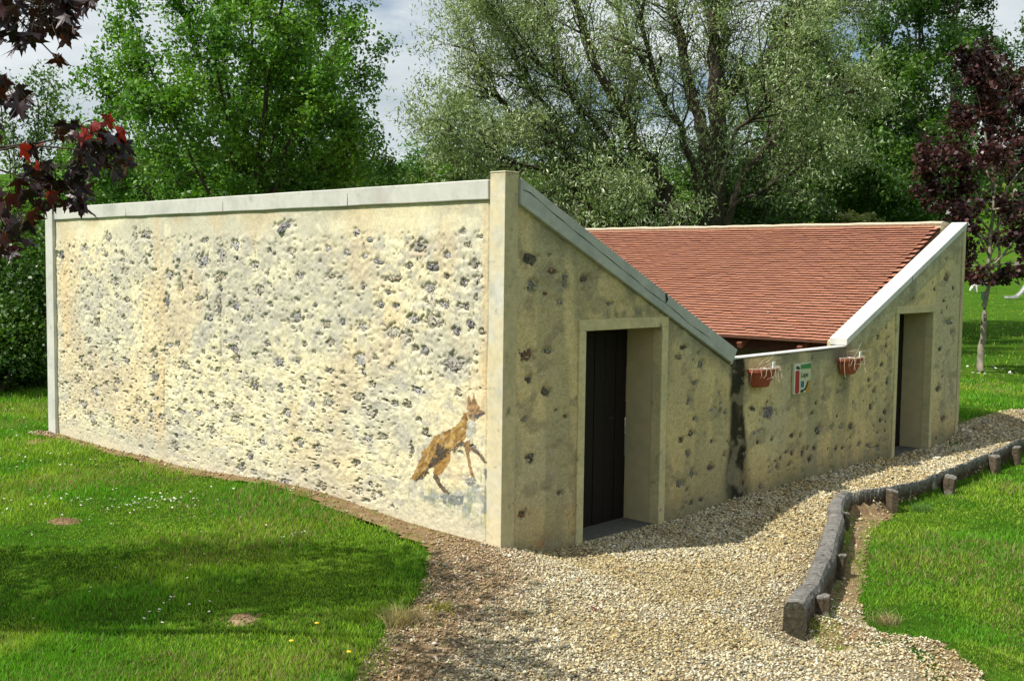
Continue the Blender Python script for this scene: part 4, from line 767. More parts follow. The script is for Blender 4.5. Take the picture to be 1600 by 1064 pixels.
# purple maple on the right
D = 24.0; b = onground(1533, D); b = at(1533, 607, D); b[2] = gz(b)
tr = (np.array([b, at(1535, 540, D), at(1541, 480, D), at(1545, 430, D), at(1552, 330, D), at(1550, 210, D), at(1535, 110, D)]), .085, .02, .62)
Lm = [tr] + [(np.array([at(1546 , s, D), at((1546 + x) / 2, (s + y) / 2 - 8, D + d * .5), at(x, y, D + d)]), .03, .008) for s, x, y, d in [(430,1470,400,.6),(420,1600,415,-.5),(410,1640,380,.5),(400,1500,330,-.8),(380,1460,300,.3),(370,1620,300,.7),(340,1480,240,-.4),(330,1640,220,.2),(300,1600,180,-.7),(280,1500,190,.6),(240,1515,100,.1),(230,1580,130,.5),(420,1520,430,-.7),(400,1580,360,.9),(360,1450,265,.1),(300,1560,250,-.9),(200,1540,95,.2),(430,1560,435,.6),(330,1610,330,-.8),(430,1500,400,-.3),(420,1640,330,.2)]]
grow_tree('purple_maple', 'young dark purple leaved maple with slim pale trunk right of the wash house', 'tree', Lm, 6, n2=14, l2=.6, n3=6, l3=.32, nleaf=13000, size=.112, ratio=.85, lm='redleaf', pal=[(.022,.008,.011),(.036,.011,.015),(.060,.019,.023),(.11,.045,.045)], bark='palebark', center=at(1555, 290, D), spread=.07, t0=.25, r2=.012, out=.3, keep=lambda P: ((P - CAM) @ CF > 0) & (((P - CAM) @ CU) / ((P - CAM) @ CF) > -(445 - 532) / FPX * 1.0))
# wooded hill
rh = np.random.default_rng(12); PV = []; CC = []
for k in range(240):
    a = .822 + rh.uniform(-.40, .46); Dh = rh.uniform(175, 330)
    if k < 120: a = .822 + rh.uniform(-.14, .06)
    x = CAM[0] + Dh * math.sin(a); y = CAM[1] + Dh * math.cos(a); z = gz((x, y)); R = rh.uniform(3, 5.0); n = 230
    q = rh.normal(size=(n, 3)); q /= np.linalg.norm(q, axis=1)[:, None]; q *= rh.uniform(.7, 1.05, (n, 1)); q[:, 2] = np.abs(q[:, 2]) * 1.35 - .1
    PV.append(q * R + [x, y, z + rh.uniform(.5, 2)]); CC.append(np.tile(np.array([.085,.15,.03]) * rh.uniform(.65, 1.45) * np.array([rh.uniform(.8, 1.4), 1, 1]), (n, 1)))
P = np.vstack(PV); V, F, C = leaf_quads(P, 1.15, rh, [(1, 1, 1)], .8, up=.8); C = C * np.repeat(np.vstack(CC), 4, 0)
tag(link('hill_wood', mesh_np('hill_wood', V, F, M['far'], C)), 'bright green wood covering the far hillside', 'wood', kind='stuff')
# ------------------------------------------------------------------ near red maple whose twigs hang into the picture
def maple_leaf(seed):
    r = np.random.default_rng(seed); tips = [(-2.35, .62), (-1.2, .95), (0, 1.15), (1.2, .95), (2.35, .62)]; P = [(0, -.05)]
    out = []
    def pt(a, R): out.append((math.sin(a) * R, math.cos(a) * R))
    pt(math.pi * .98, .30)
    for k, (a, R) in enumerate(tips):
        R *= r.uniform(.9, 1.08)
        pt(a - .30, R * .62); pt(a - .16, R * .66); pt(a, R); pt(a + .16, R * .66); pt(a + .30, R * .62)
        if k < 4: pt((a + tips[k + 1][0]) / 2, .36)
    V = np.array([(0, 0, 0)] + [(x * .5, y * .5 + .0, -.10 * abs(x) - .12 * y * y * r.uniform(.3, 1)) for x, y in out]); n = len(out)
    return V, [(0, i + 1, (i + 1) % n + 1) for i in range(n)]
ML = [maple_leaf(i) for i in range(4)]; rm = np.random.default_rng(31)
mb_ = np.array([-5.0, 1.55, 0.]); mb_[2] = gz(mb_) - .05
MAPLE = empty('red_maple', tuple(mb_), 'dark red leaved maple at the left edge hanging over the lawn close to the camera', 'tree'); MO = Vector(MAPLE.location)
cols = [(.014,.005,.007), (.022,.006,.008), (.045,.007,.009), (.24,.016,.012)]
lmes = [[mesh_np('leaf', V, F, M['redleaf'], np.tile(c, (len(V), 1))) for c in cols] for V, F in ML]
def tri_in(poly, n, rng):
    P = np.array(poly); o = []
    while len(o) < n:
        q = P.min(0) + rng.random(2) * (P.max(0) - P.min(0))
        if inpoly(np.array(q[0]), np.array(q[1]), poly): o.append(q)
    return np.array(o)
clusters = [([(-20,-20),(160,-25),(135,20),(118,60),(92,72),(60,45),(40,85),(10,80),(-20,50)], 105, 4.9, .0, None), ([(-20,118),(10,118),(52,155),(40,172),(-20,150)], 20, 4.8, 0, None), ([(78,185),(120,190),(190,215),(210,250),(190,280),(150,262),(130,300),(110,270),(85,215)], 58, 5.2, 0, None),
            ([(30,260),(105,255),(140,300),(135,330),(100,322),(60,330),(20,300)], 62, 5.2, .05, None), ([(-20,300),(50,300),(60,345),(40,400),(-20,400)], 42, 5.1, 0, None), ([(-20,175),(15,200),(-20,240)], 6, 5.0, 0, None), ([(118,190),(190,185),(190,215),(130,225)], 8, 5.1, 1, None), ([(35,232),(62,225),(58,250),(38,250)], 3, 5.1, .8, None), ([(75,90),(92,92),(88,102)], 2, 4.9, 0, None)]
tips = []; mt = MB()
for poly, n, dep, red, _ in clusters:
    P = tri_in(poly, n, rm); cc = P.mean(0); c3 = at(cc[0], cc[1], dep)
    for q in P:
        p = at(q[0], q[1], dep + rm.uniform(-.35, .35)); sz = rm.uniform(.10, .155)
        ci = 3 if rm.random() < red else int(rm.choice([0, 0, 1, 2]))
        o = bpy.data.objects.new('leaf', lmes[int(rm.integers(4))][ci]); COL.objects.link(o); o.parent = MAPLE
        d = Vector((rm.normal(0, .6), rm.normal(0, .6), -1)).normalized(); e = d.to_track_quat('Y', 'Z').to_euler(); o.location = Vector(p.tolist()) - MO
        o.rotation_euler = (e.x + rm.normal(0, .4), e.y + rm.uniform(-1.2, 1.2), e.z); o.scale = (sz,) * 3
        if rm.random() < .6: mt.tube([p, p * .6 + c3 * .4 + [0, 0, .03], c3 + rm.normal(0, .03, 3)], [.0016, .002, .003], 4, False)
    tips.append(c3)
fork = mb_ + np.array([.15, -.1, 1.9]); mt.tube([mb_, mb_ + [.03, 0, 1.0], fork], [.10, .085, .075], 10)
ctr = np.array([-4.9, 1.2, 4.2])
mids = [np.array(at(-90, -60, 5.2)), np.array(at(-120, 250, 5.6))]
for mdd in mids: mt.tube([fork, (fork + mdd) / 2 + [0, 0, .1], mdd], [.045, .03, .018], 6)
for i, c3 in enumerate(tips):
    s = mids[0] if clusters[i][0][0][1] < 130 else mids[1]; mt.tube([s, (s + c3) / 2 + rm.normal(0, .04, 3) + [0, 0, .04], c3], [.010, .006, .003], 5, False)
SH = [(-3.4,2.95),(-2.2,2.3),(-1.38,1.50),(-.85,.95),(-.60,.42),(-.80,-.35),(-.95,-1.15),(-1.5,-1.1),(-1.95,-.55),(-2.4,.05),(-3.2,.9),(-4.2,1.6),(-4.6,2.4)]
LV = []
nc = 100
for k in range(nc):
    q = tri_in(SH, 1, rm)[0]
    for _ in range(30):
        h = rm.uniform(2.6, 5.6); p = np.array([q[0] - .667 * h, q[1] + .286 * h, h - .1]); v = p - CAM; dd = v @ CF
        pxx = 800 + FPX * (v @ CR) / dd; pyy = 532 - FPX * (v @ CU) / dd
        if (pxx < -60 or pyy < -60) and np.linalg.norm(p - ctr) < 2.9: break
    mt.tube([fork, (fork + p) / 2 + rm.normal(0, .15, 3), p], [.03, .014, .004], 5, False)
    for j in range(46):
        r = rm.normal(0, .21, 3) * [1, 1, .7]; pp = p + r; v = pp - CAM; dd = v @ CF; pxx = 800 + FPX * (v @ CR) / dd; pyy = 532 - FPX * (v @ CU) / dd
        if pxx < -35 or pyy < -35: LV.append(pp)
LV = np.array(LV); Rm = rot_rand(len(LV), rm); AV = []; AF = []; AC = []
for k, p in enumerate(LV):
    V, F = ML[k % 4]; Vw = (V * rm.uniform(.12, .17)) @ Rm[k].T; AF += [tuple(t + sum([0]) + k * 0 + t0_ for t in f) for f, t0_ in [(f, len(AV) and AVn or 0) for f in F]]; AV.append(Vw + p); AVn = sum(map(len, AV)) if k == 0 else AVn + len(V); AC.append(np.tile(cols[int(rm.integers(3))], (len(V), 1)))
o = link('foliage', mesh_np('foliage', np.vstack(AV), AF, M['redleaf'], np.vstack(AC)), MAPLE); o.location = -MO; tag(o, kind='stuff')
o = mt.build('trunk', M['bark'], MAPLE, smooth=True); o.location = -MO
# ------------------------------------------------------------------ timber edging
def timber_cols(V, top):
    n = len(V); r = fbm(V[:, 0] * 6, V[:, 1] * 6 + V[:, 2] * 20, 3, 8)[:, None]
    return np.where(top[:, None], np.array([[.19,.18,.165]]) * (.7 + .6 * r), np.array([[.075,.052,.034]]) * (.6 + .9 * r))
def log_obj(name, pts, wd, z_top, ht, label, seed, cat='log'):
    r = np.random.default_rng(seed); P = np.array(pts, float); t = np.linspace(0, 1, len(P)); k = 80; tt = np.linspace(0, 1, k)
    Q = np.stack([np.interp(tt, t, P[:, 0]), np.interp(tt, t, P[:, 1])], -1)
    for _ in range(4): Q[1:-1] = (Q[:-2] + 2 * Q[1:-1] + Q[2:]) / 4
    T = np.gradient(Q, axis=0); T /= np.linalg.norm(T, axis=1)[:, None]; Nn = np.stack([-T[:, 1], T[:, 0]], -1)
    prof = [(-.5, -1), (-.55, -.5), (-.50, -.12), (-.36, -.01), (-.12, .02), (.14, .0), (.38, -.03), (.50, -.13), (.53, -.5), (.46, -1)]; m = len(prof); V = []; top = []
    for i in range(k):
        w = wd * (1 + .16 * (fbm(i * .10, seed, 2, 4) - .5) * 2); zt = np.interp(tt[i], [0, 1], z_top) + .022 * (fbm(i * .13, seed + 3, 3, 5) - .5) * 2
        for j, (a, c) in enumerate(prof):
            aa = a * w + r.normal(0, .004); zz = zt + c * ht + .008 * (fbm(i * .6, j * .9 + seed, 2, 6) - .5) * 2
            V.append((Q[i, 0] + Nn[i, 0] * aa, Q[i, 1] + Nn[i, 1] * aa, zz)); top.append(2 <= j <= 7)
    F = [(i*m+j, i*m+j+1, (i+1)*m+j+1, (i+1)*m+j) for i in range(k-1) for j in range(m-1)] + [tuple(range(m-1, -1, -1)), tuple((k-1)*m + j for j in range(m))]
    V = V + V[:m] + V[-m:]; top = top + [False] * (2 * m); F[-2] = tuple(k*m + j for j in range(m-1, -1, -1)); F[-1] = tuple((k+1)*m + j for j in range(m))
    V = np.array(V); cc_ = timber_cols(V, np.array(top)); cc_[k*m:] = np.array([.06,.055,.035]); me = mesh_np(name, V, F, M['timber'], cc_, smooth=False)  # end faces darkened, their shade is put into the vertex colour
    return tag(link(name, me), label, cat, 'timber edging of the gravel path')
log_obj('edging_log', [(.60,-2.28),(1.15,-2.13),(1.95,-1.83),(2.6,-1.56),(3.2,-1.32),(3.8,-1.02),(4.40,-.83)], .145, (-.075, -.06), .32, 'thick weathered grey log edging the path, nearest the camera', 3)
brd = [([(4.46,-.86),(4.85,-1.03),(5.5,-1.09),(6.30,-1.11)], (-.075, -.085), 'dark edging board between the grey log and the rough stone stump'), ([(6.34,-1.10),(7.2,-1.08),(8.05,-1.04)], (-.08, -.07), 'middle dark edging board of the path border'), ([(8.1,-1.06),(8.9,-1.02)], (-.065, -.06), 'short dark edging board between the two farthest stakes'), ([(8.95,-1.0),(10.4,-.93),(12.5,-.82)], (-.06, -.03), 'farthest edging board at the right edge of the photo')]
for i, (pts, z, lab) in enumerate(brd): log_obj('edging_board', pts, .038, z, .24, lab, 10 + i, 'board')
def stake(x, y, r, zt, label, seed, lean=(0, 0)):
    r *= .9; zt -= .012
    q = np.random.default_rng(seed); k = 14; V = []; top = []
    th = np.arange(k) * 2 * math.pi / k; R = r * q.uniform(.86, 1.12, k)
    for rr, dz in ((1, -.34), (1.03, -.10), (1.0, -.012), (.90, .0), (.45, .004)):
        for j in range(k): V.append((x + math.cos(th[j]) * R[j] * rr + lean[0] * (dz + .3), y + math.sin(th[j]) * R[j] * rr + lean[1] * (dz + .3), zt + dz + q.normal(0, .004) + .010 * math.cos(th[j] + seed))); top.append(rr < 1 and dz > -.2)
    V.append((x + lean[0] * .3, y + lean[1] * .3, zt + .005)); top.append(True)
    F = [(a*k+j, a*k+(j+1) % k, (a+1)*k+(j+1) % k, (a+1)*k+j) for a in range(4) for j in range(k)] + [(4*k+j, 4*k+(j+1) % k, 5*k) for j in range(k)]
    V = np.array(V); c = timber_cols(V, np.array(top)); c[~np.array(top)] *= np.array([1.35, 1.5, 1.5])
    tag(link('edging_stake', mesh_np('edging_stake', V, F, M['timber'], c)), label, 'stake', 'timber edging of the gravel path')
for i, (x, y, r, z, lab, ln) in enumerate([(.99,-2.30,.062,-.10,'short round stake propping the near end of the grey log',(0,0)), (2.22,-1.82,.055,-.13,'split pointed stake halfway along the grey log',(.1,-.05)), (3.73,-1.16,.058,-.12,'short stake behind the upper end of the grey log',(0,0)), (4.93,-1.12,.075,-.075,'thick round stake just past the bend of the edging',(0,0)), (6.30,-1.19,.085,-.10,'broad worn stake with sloping top along the board',(.05,-.1)), (8.00,-1.15,.07,-.07,'pale round stake second from the right end of the edging',(0,0)), (8.93,-1.12,.065,-.065,'farthest round stake near the right edge of the photo',(0,0))]):
    stake(x, y, r, z, lab, i + 1, ln)
# ------------------------------------------------------------------ planters, sign
def planter(xc, zr, label, seed, w=.25):
    rng = np.random.default_rng(seed); root = empty('planter', (xc, -.03, zr - .18), label, 'planter', 'planters hung on the low wall'); off = Vector(root.location); k = 16; V = []
    th = np.linspace(0, math.pi, k)
    def ring(rx, ry, z): return [(xc - math.cos(t) * rx, -.022 - math.sin(t) * ry, z) for t in th]
    for rx, ry, z in ((w*.55, .10, zr-.19), (w*.72, .135, zr-.12), (w*.86, .165, zr-.03), (w, .185, zr-.028), (w*1.0, .188, zr), (w*.90, .165, zr), (w*.85, .15, zr-.05)): V += ring(rx, ry, z)
    F = [(a*k+j, a*k+j+1, (a+1)*k+j+1, (a+1)*k+j) for a in range(6) for j in range(k-1)] + [tuple(range(k-1, -1, -1)), tuple(6*k+j for j in range(k))] + [tuple([a*k for a in range(7)]), tuple([a*k + k-1 for a in range(6, -1, -1)])]
    me = bpy.data.meshes.new('pot'); me.from_pydata(V, [], F); me.update(); me.materials.append(M['terracotta']); o = link('pot', me, root); o.location = -off
    b = MB(); b.box((xc - .012, -.20, zr - .01), (xc + .035, -.188, zr + .085)); b.box((xc - .012, -.20, zr + .004), (xc + .03, -.012, zr + .010)); o = b.build('bracket', M['whiteplastic'], root, bevel=.002); o.location = -off
    b = MB()
    for i in range(20):
        a = rng.uniform(.1, math.pi - .1); p = np.array([xc - math.cos(a) * w * .95, -.022 - math.sin(a) * .185, zr + .004]); q = p + [0, 0, .0]; L = rng.uniform(.05, .2); dd = np.array([-math.cos(a) * .5 + rng.normal(0, .35), -.15, -1])
        mid_ = p + np.array([-math.cos(a) * .04, -.02, .012]); b.tube([p + [math.cos(a)*.08, .05, .01], mid_, mid_ + dd * L * .5 + rng.normal(0, .012, 3), mid_ + dd * L + rng.normal(0, .03, 3)], [.003, .003, .0025, .0015], 4, False)
    for i in range(5): b.tube([(xc + rng.uniform(-.2, .2), -.1, zr), (xc + rng.uniform(-.2, .2), -.12, zr + rng.uniform(.05, .1)), (xc + rng.uniform(-.05, .4), -.14, zr + rng.uniform(.02, .2))], [.003, .003, .0015], 4, False)
    b.tube([(xc - w*.98, -.05, zr + .006), (xc - w*.4, -.185, zr + .008), (xc + w*.2, -.20, zr + .004), (xc + w*1.0, -.10, zr + .006)], [.007, .006, .007, .004], 5)
    o = b.build('dried_stems', M['driedstem'], root); o.location = -off
    return root
planter(3.96, 1.20, 'left terracotta planter with dried stems hung below the low wall cap', 5); planter(6.03, 1.205, 'right terracotta planter with dried stems hung beside the second doorway side', 9)
SG = empty('wall_sign', (4.92, -.03, .86), 'small colourful information panel with red bar on the low wall between the planters', 'sign'); so = Vector(SG.location)
def flat(n, c, rough=.6): M[n] = mat(n, c, rough)
for n, c in (('sign cream', (.50,.52,.33)), ('sign pale', (.60,.60,.50)), ('sign red', (.35,.03,.025)), ('sign green', (.05,.22,.07)), ('sign blue', (.03,.13,.22)), ('sign black', (.02,.02,.02)), ('sign orange', (.45,.25,.05))): flat(n, c)
x0, x1, z0, z1 = 4.725, 5.125, .858, 1.205
def sp(nm, m, P, lay): 
    b = MB(); y = -.030 - .0016 * lay; b.prism([(x0 + a * (x1-x0), z0 + c * (z1-z0)) for a, c in P], y, y + .0010); o = b.build(nm, M[m], SG); o.location = -so
b = MB(); b.box((x0, -.030, z0), (x1, -.006, z1)); o = b.build('board', M['sign cream'], SG, bevel=.002); o.location = -so
sp('white_strip', 'sign pale', [(.01,.01),(.36,.01),(.36,.99),(.01,.99)], 1); sp('red_bar', 'sign red', [(.08,.06),(.14,.02),(.26,.02),(.32,.08),(.31,.74),(.26,.77),(.12,.77),(.08,.74)], 2)
sp('leaf_mark', 'sign black', [(.10,.84),(.2,.81),(.34,.80),(.28,.90),(.14,.92)], 2); sp('green_strip', 'sign green', [(.38,.81),(.99,.80),(.99,.97),(.38,.94)], 1); sp('top_edge', 'sign pale', [(.38,.955),(.99,.975),(.99,.99),(.38,.99)], 2)
sp('pale_patch', 'sign pale', [(.40,.15),(.66,.15),(.66,.45),(.40,.45)], 1); sp('blue_square', 'sign blue', [(.42,.20),(.60,.20),(.60,.41),(.42,.41)], 2)
sp('picture', 'sign orange', [(.62,.02),(.98,.02),(.98,.42),(.86,.40),(.74,.22)], 2); sp('picture', 'sign black', [(.40,.03),(.60,.05),(.70,.12),(.80,.22),(.84,.38),(.80,.38),(.72,.22),(.60,.13),(.42,.12)], 3); sp('picture', 'sign pale', [(.55,.03),(.68,.03),(.70,.09),(.58,.09)], 4)
tcv = bpy.data.curves.new('lettering', 'FONT'); tcv.body = 'Lupe'; tcv.size = .085; tcv.extrude = .0005; to = bpy.data.objects.new('lettering', tcv); COL.objects.link(to)
dg = bpy.context.evaluated_depsgraph_get(); me = bpy.data.meshes.new_from_object(to.evaluated_get(dg)); bpy.data.objects.remove(to); me.materials.clear(); me.materials.append(M['sign black']); o = link('lettering', me, SG); o.rotation_euler = (math.pi / 2, 0, 0); o.location = Vector((x0 + .165, -.0335, z0 + .185)) - so
# ------------------------------------------------------------------ small things on the ground and roof
rf = np.random.default_rng(17); Vp = MB(); Vs = MB(); Vy = MB()
def flower(x, y, h, r):
    z = gz((x, y)); Vs.tube([(x, y, z), (x + rf.normal(0, .004), y, z + h)], .0012, 3, False); n = 8; t = rf.normal(0, .25, 2)
    V = [(x, y, z + h + .002)] + [(x + math.cos(a) * r * (1 if k % 2 == 0 else .55), y + math.sin(a) * r * (1 if k % 2 == 0 else .55), z + h + r * (math.cos(a) * t[0] + math.sin(a) * t[1])) for k, a in enumerate(np.arange(n * 2) * math.pi / n)]
    Vp.add(V, [(0, i + 1, (i + 1) % (2*n) + 1) for i in range(2*n)]); Vy.add([(x + math.cos(a) * r * .33, y + math.sin(a) * r * .33, z + h + .003) for a in np.arange(5) * 1.2566] , [(0, 1, 2, 3, 4)])
for cxx, cyy, n, s, rr_f in ((-1.25,3.55,55,.32,.011), (-1.05,3.25,30,.25,.011), (-.9,6.2,45,.55,.013), (-1.9,4.15,35,.35,.011), (-2.62,.45,13,.16,.012), (-.95,1.45,8,.1,.010), (.2,10.5,90,.9,.016), (-1.1,8.3,45,.8,.014), (-1.9,2.6,14,.8,.010), (-2.3,1.2,10,.5,.010)):
    for _ in range(n):
        x, y = cxx + rf.normal(0, s), cyy + rf.normal(0, s * .7)
        if not bad(np.array([x]), np.array([y]))[0]: flower(x, y, rf.uniform(.03, .05), rr_f * rf.uniform(.7, 1.15))
for _ in range(22):
    x, y = 19.8 + rf.normal(0, 1.6), 2.6 + rf.normal(0, .5); flower(x, y, .06, .035)
f1 = Vp.build('daisies', M['white']); tag(f1, 'small white daisies scattered over the lawn', 'daisies', kind='stuff'); f2 = Vs.build('daisy_stems', M['grass']); tag(f2, 'thin green stems under the daisies', 'stems', kind='stuff'); f3 = Vy.build('daisy_centres', M['yellow']); tag(f3, 'yellow centres of the daisies', 'daisies', kind='stuff')
M['stem'] = mat('flower stem', (.07,.15,.03), .8)
f2.data.materials.clear(); f2.data.materials.append(M['stem'])
for (x, y), lab in zip([(-2.189,-.495), (-2.48,-.634), (-2.35,-1.016)], ['yellow dandelion in the lawn, farthest of the three', 'yellow dandelion leftmost in the near lawn', 'yellow dandelion nearest the bottom edge of the photo']):
    z = gz((x, y)); root = empty('dandelion', (x, y, z), lab, 'flower', 'dandelions in the near lawn'); b = MB(); b.tube([(0, 0, -.01), (.003, 0, .045)], .002, 5); b.build('stem', M['stem'], root)
    b = MB(); k = 16; b.add([(0, 0, .058)] + [(math.cos(a) * .016 * (1 if i % 2 else .75), math.sin(a) * .016 * (1 if i % 2 else .75), .05) for i, a in enumerate(np.arange(k) * 2 * math.pi / k)] + [(0, 0, .042)], [(0, i + 1, (i + 1) % k + 1) for i in range(k)] + [(k + 1, (i + 1) % k + 1, i + 1) for i in range(k)]); b.build('flower_head', M['yellow'], root)
def fallen(x, y, z, s, lab, col, rot=(0.2, .1, 0)):
    V, F = ML[0]; m = mesh_np('fallen_leaf', V, F, M['redleaf'], np.tile(col, (len(V), 1))); o = link('fallen_leaf', m, None, (x, y, z), rot, (s, s, s)); tag(o, lab, 'leaf')
fallen(-.66, -1.50, float(g(-.66, -1.50)) + .035, .10, 'crumpled crimson leaf lying on the gravel path', (.22,.02,.035), (.5, -.2, 1))
for y, s_, lab in ((1.55, .62, 'pale dry leaf on the lower roof tiles, left one'), (1.25, .95, 'pale dry leaf on the roof tiles, upper one')):
    x = 6.36 + s_ * math.cos(ang_r); z = 1.375 + s_ * math.sin(ang_r) + .035; fallen(x, y, z, .07, lab, (.45,.40,.26), (0.1, -ang_r, 1))
def mound(x, y, r, h, lab, seed):
    q = np.random.default_rng(seed); k = 22; V = [(x, y, gz((x, y)) + h)]; 
    for i, rr in enumerate((.35, .7, 1.0)):
        for j in range(k):
            a = j * 2 * math.pi / k; R = r * rr * q.uniform(.8, 1.2); xx, yy = x + math.cos(a) * R, y + math.sin(a) * R; V.append((xx, yy, gz((xx, yy)) + h * (1 - rr ** 2) * q.uniform(.6, 1.2) - (.01 if rr == 1 else 0)))
    F = [(0, 1 + j, 1 + (j + 1) % k) for j in range(k)] + [(1 + a*k + j, 1 + (a+1)*k + j, 1 + (a+1)*k + (j+1) % k, 1 + a*k + (j+1) % k) for a in range(2) for j in range(k)]
    for _ in range(90):
        a = q.uniform(0, 6.28); R = r * q.uniform(0, 1.25) ; s = q.uniform(.004, .013); xx, yy = x + math.cos(a) * R, y + math.sin(a) * R; zz = gz((xx, yy)) + max(0, h * (1 - (R / r) ** 2)) * .95 + s * .3; b0 = len(V)
        V += [(xx + s, yy, zz), (xx - s, yy + s * .3, zz), (xx, yy + s, zz), (xx, yy - s, zz), (xx + s * .2, yy, zz + s * .9)]; F += [(b0 + 4, b0, b0 + 2), (b0 + 4, b0 + 2, b0 + 1), (b0 + 4, b0 + 1, b0 + 3), (b0 + 4, b0 + 3, b0)]
    tag(link('soil_mound', mesh_np('soil_mound', np.array(V), F, M['soil'])), lab, 'soil mound')
mound(-2.06, 3.32, .14, .025, 'small flattened brown soil patch in the left lawn below the daisies', 1); mound(-2.42, -.02, .11, .02, 'dark crumbled soil patch in the shaded near lawn', 2); mound(-.45, 7.6, .16, .03, 'flat soil heap at the far foot of the stone wall', 3)
# a dry tussock and weeds beside the path
for (x, y, r, n, h, col, lab) in ((-1.72, -.78, .16, 420, .11, (.42,.34,.17), 'straw coloured dry tussock where lawn meets gravel'), (-1.35, -.75, .13, 260, .05, (.30,.30,.04), 'low yellowish moss tuft beside the dry tussock'), (5.2, -1.33, .12, 160, .10, (.13,.26,.06), 'leafy green weed at the foot of the edging board'), (1.35, -2.62, .1, 150, .09, (.40,.32,.17), 'dry straw tuft by the near stake')):
    q = np.random.default_rng(int(abs(x * 100))); xs = x + q.normal(0, r * .5, n); ys = y + q.normal(0, r * .5, n); c = np.array(col) * q.uniform(.6, 1.3, (n, 1)); V, F, C = blades(xs, ys, q.uniform(.5, 1.1, n) * h, q.uniform(.003, .006, n), q, c, 1.3)
    tag(link('tussock', mesh_np('tussock', V, F, M['grass'], C)), lab, 'tuft')
# ------------------------------------------------------------------ meadow: sheep, slide, post, houses
p = at(1533, 460, 84); p[2] = gz(p); SH_ = empty('sheep', tuple(p), 'white sheep grazing in the far meadow below the purple maple', 'sheep')
rvec = np.array([CR[0], CR[1], 0]); rvec /= np.linalg.norm(rvec); fv = np.array([-rvec[1], rvec[0], 0])
def w3(a, b_, c): return tuple(rvec * a + fv * b_ + np.array([0, 0, c]))
vs = [(.55,0,.78,.24),(.2,0,.80,.27),(-.25,0,.80,.27),(-.5,0,.76,.22),(-.72,0,.55,.12),(-.86,0,.30,.10),(-.95,0,.14,.06),(.50,.14,.45,.08),(.48,.14,.04,.045),(.50,-.14,.45,.08),(.60,-.14,.04,.045),(-.45,.14,.45,.07),(-.50,.14,.04,.04),(-.45,-.14,.45,.07),(-.38,-.14,.04,.04),(.74,0,.62,.04),(.78,0,.45,.03),(-.80,.12,.40,.03),(-.80,-.12,.40,.03)]
es = [(0,1),(1,2),(2,3),(3,4),(4,5),(5,6),(0,7),(7,8),(0,9),(9,10),(3,11),(11,12),(3,13),(13,14),(0,15),(15,16),(5,17),(5,18)]
me = bpy.data.meshes.new('body'); me.from_pydata([w3(a * .95, b_, c) for a, b_, c, r in vs], es, []); me.update(); me.materials.append(M['fleece']); o = link('body', me, SH_)
sk = o.modifiers.new('skin', 'SKIN')
for i, v in enumerate(vs): me.skin_vertices[0].data[i].radius = (v[3], v[3]); me.skin_vertices[0].data[i].use_root = (i == 1)
sb = o.modifiers.new('sub', 'SUBSURF'); sb.levels = 1; sb.render_levels = 2
p = at(1592, 478, 76); p[2] = gz(p); SL = empty('slide', tuple(p), 'grey playground slide end at the right edge of the lawn', 'slide')
b = MB(); xs_ = [(-.95, .12), (-.6, .10), (-.2, .16), (.1, .45), (.45, 1.0), (.9, 1.7), (1.5, 1.9)]
V = []
for a, z in xs_:
    for bb, dz in ((-.25, .12), (-.22, .12), (-.22, 0), (.22, 0), (.22, .12), (.25, .12), (.25, -.04), (-.25, -.04)): V.append(w3(a, bb, z + dz))
F = [(i*8+j, i*8+(j+1) % 8, (i+1)*8+(j+1) % 8, (i+1)*8+j) for i in range(6) for j in range(8)] + [tuple(range(8)), tuple(range(55, 47, -1))]
M['steel'] = mat('grey slide metal', (.42,.42,.42), .4); b.add(V, F); b.build('chute', M['steel'], SL)
for a, z in ((-.5, .12), (.9, 1.65)):
    for s in (-.2, .2): b = MB(); b.tube([w3(a, s, -.05), w3(a, s, z)], .03, 6); b.build('leg', M['steel'], SL)
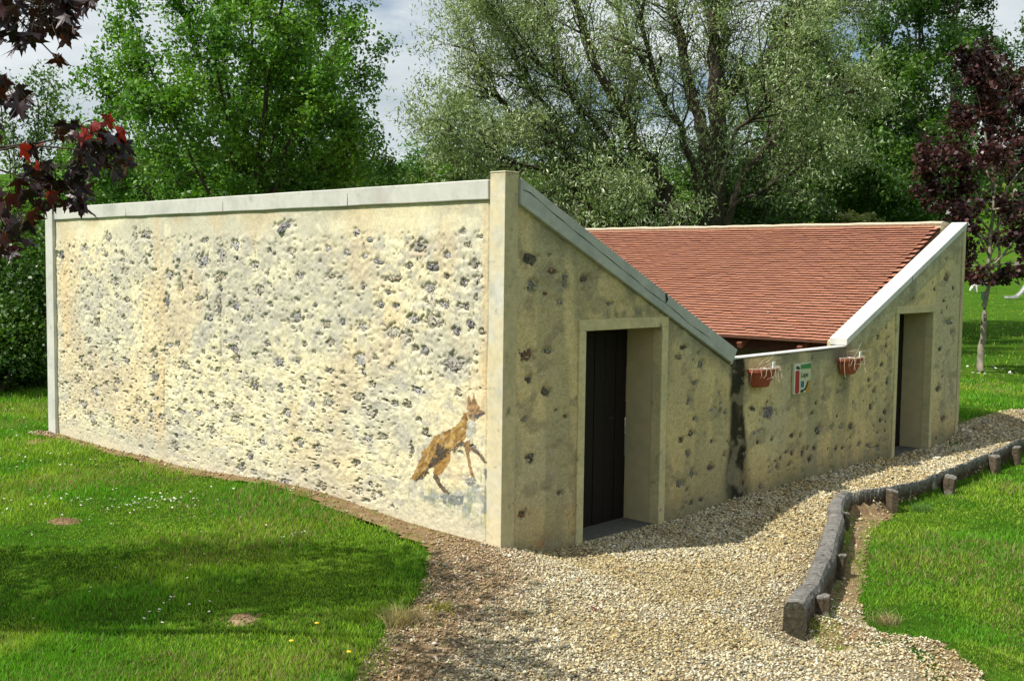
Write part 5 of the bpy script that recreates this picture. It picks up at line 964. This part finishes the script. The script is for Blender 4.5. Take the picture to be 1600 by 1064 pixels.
p = at(1537, 477, 69); p[2] = gz(p); PB = empty('litter_bin', tuple(p), 'small dark green litter bin on a post beside the maple trunk, far off', 'bin'); M['binr'] = mat('dark green bin', (.02,.06,.045), .5)
b = MB(); b.tube([w3(0, 0, -.05), w3(0, 0, .5)], .05, 6); b.build('post', M['binr'], PB); b = MB(); b.tube([w3(0, -.02, .42), w3(0, -.02, .95)], [.17, .22], 10); b.build('bin_body', M['binr'], PB)
def cottage(px, dep, w, h, rh_, lab, wall, roofc):
    p = at(px, 400, dep); p[2] = gz(p) - .2; root = empty('house', tuple(p), lab, 'house'); mw = mat('house wall', wall, .9, noise=(1, .1)); mr = mat('house roof', roofc, .9, noise=(2, .3)); mgl = mat('house window', (.03,.035,.04), .2)
    b = MB(); 
    def bx(a0, b0, c0, a1, b1, c1, m, n, par):
        q = MB(); q.add([w3(a, bb, c) for c in (c0, c1) for a, bb in ((a0, b0), (a1, b0), (a1, b1), (a0, b1))], [(0,3,2,1),(4,5,6,7),(0,1,5,4),(1,2,6,5),(2,3,7,6),(3,0,4,7)]); return q.build(n, m, par)
    bx(-w/2, -3, 0, w/2, 3, h, mw, 'wall', root); q = MB(); q.add([w3(-w/2-.3, -3.4, h-.1), w3(w/2+.3, -3.4, h-.1), w3(w/2+.3, 0, h+rh_), w3(-w/2-.3, 0, h+rh_), w3(-w/2-.3, 3.4, h-.1), w3(w/2+.3, 3.4, h-.1)], [(0,1,2,3), (3,2,5,4), (0,3,4), (1,5,2), (0,4,5,1)]); rf_ = q.build('roof', mr, root)
    bx(w/4-.4, -.4, h + rh_ - .8, w/4+.4, .4, h + rh_ + .8, mw, 'chimney', rf_)
    for a in (-w/4, w/4):
        for c in ((1.0, 2.2), (3.6, 4.8)):
            if c[1] < h: bx(a-.5, -3.03, c[0], a+.5, -2.99, c[1], mgl, 'window', root)
cottage(1606, 188, 7, 5.2, 2.2, 'distant house with orange tiled roof at the right edge behind the maple', (.34,.31,.25), (.42,.14,.06)); cottage(1342, 172, 9, 5.0, 2.4, 'distant pale house glimpsed between the dark trees over the roof', (.65,.62,.56), (.30,.16,.11))
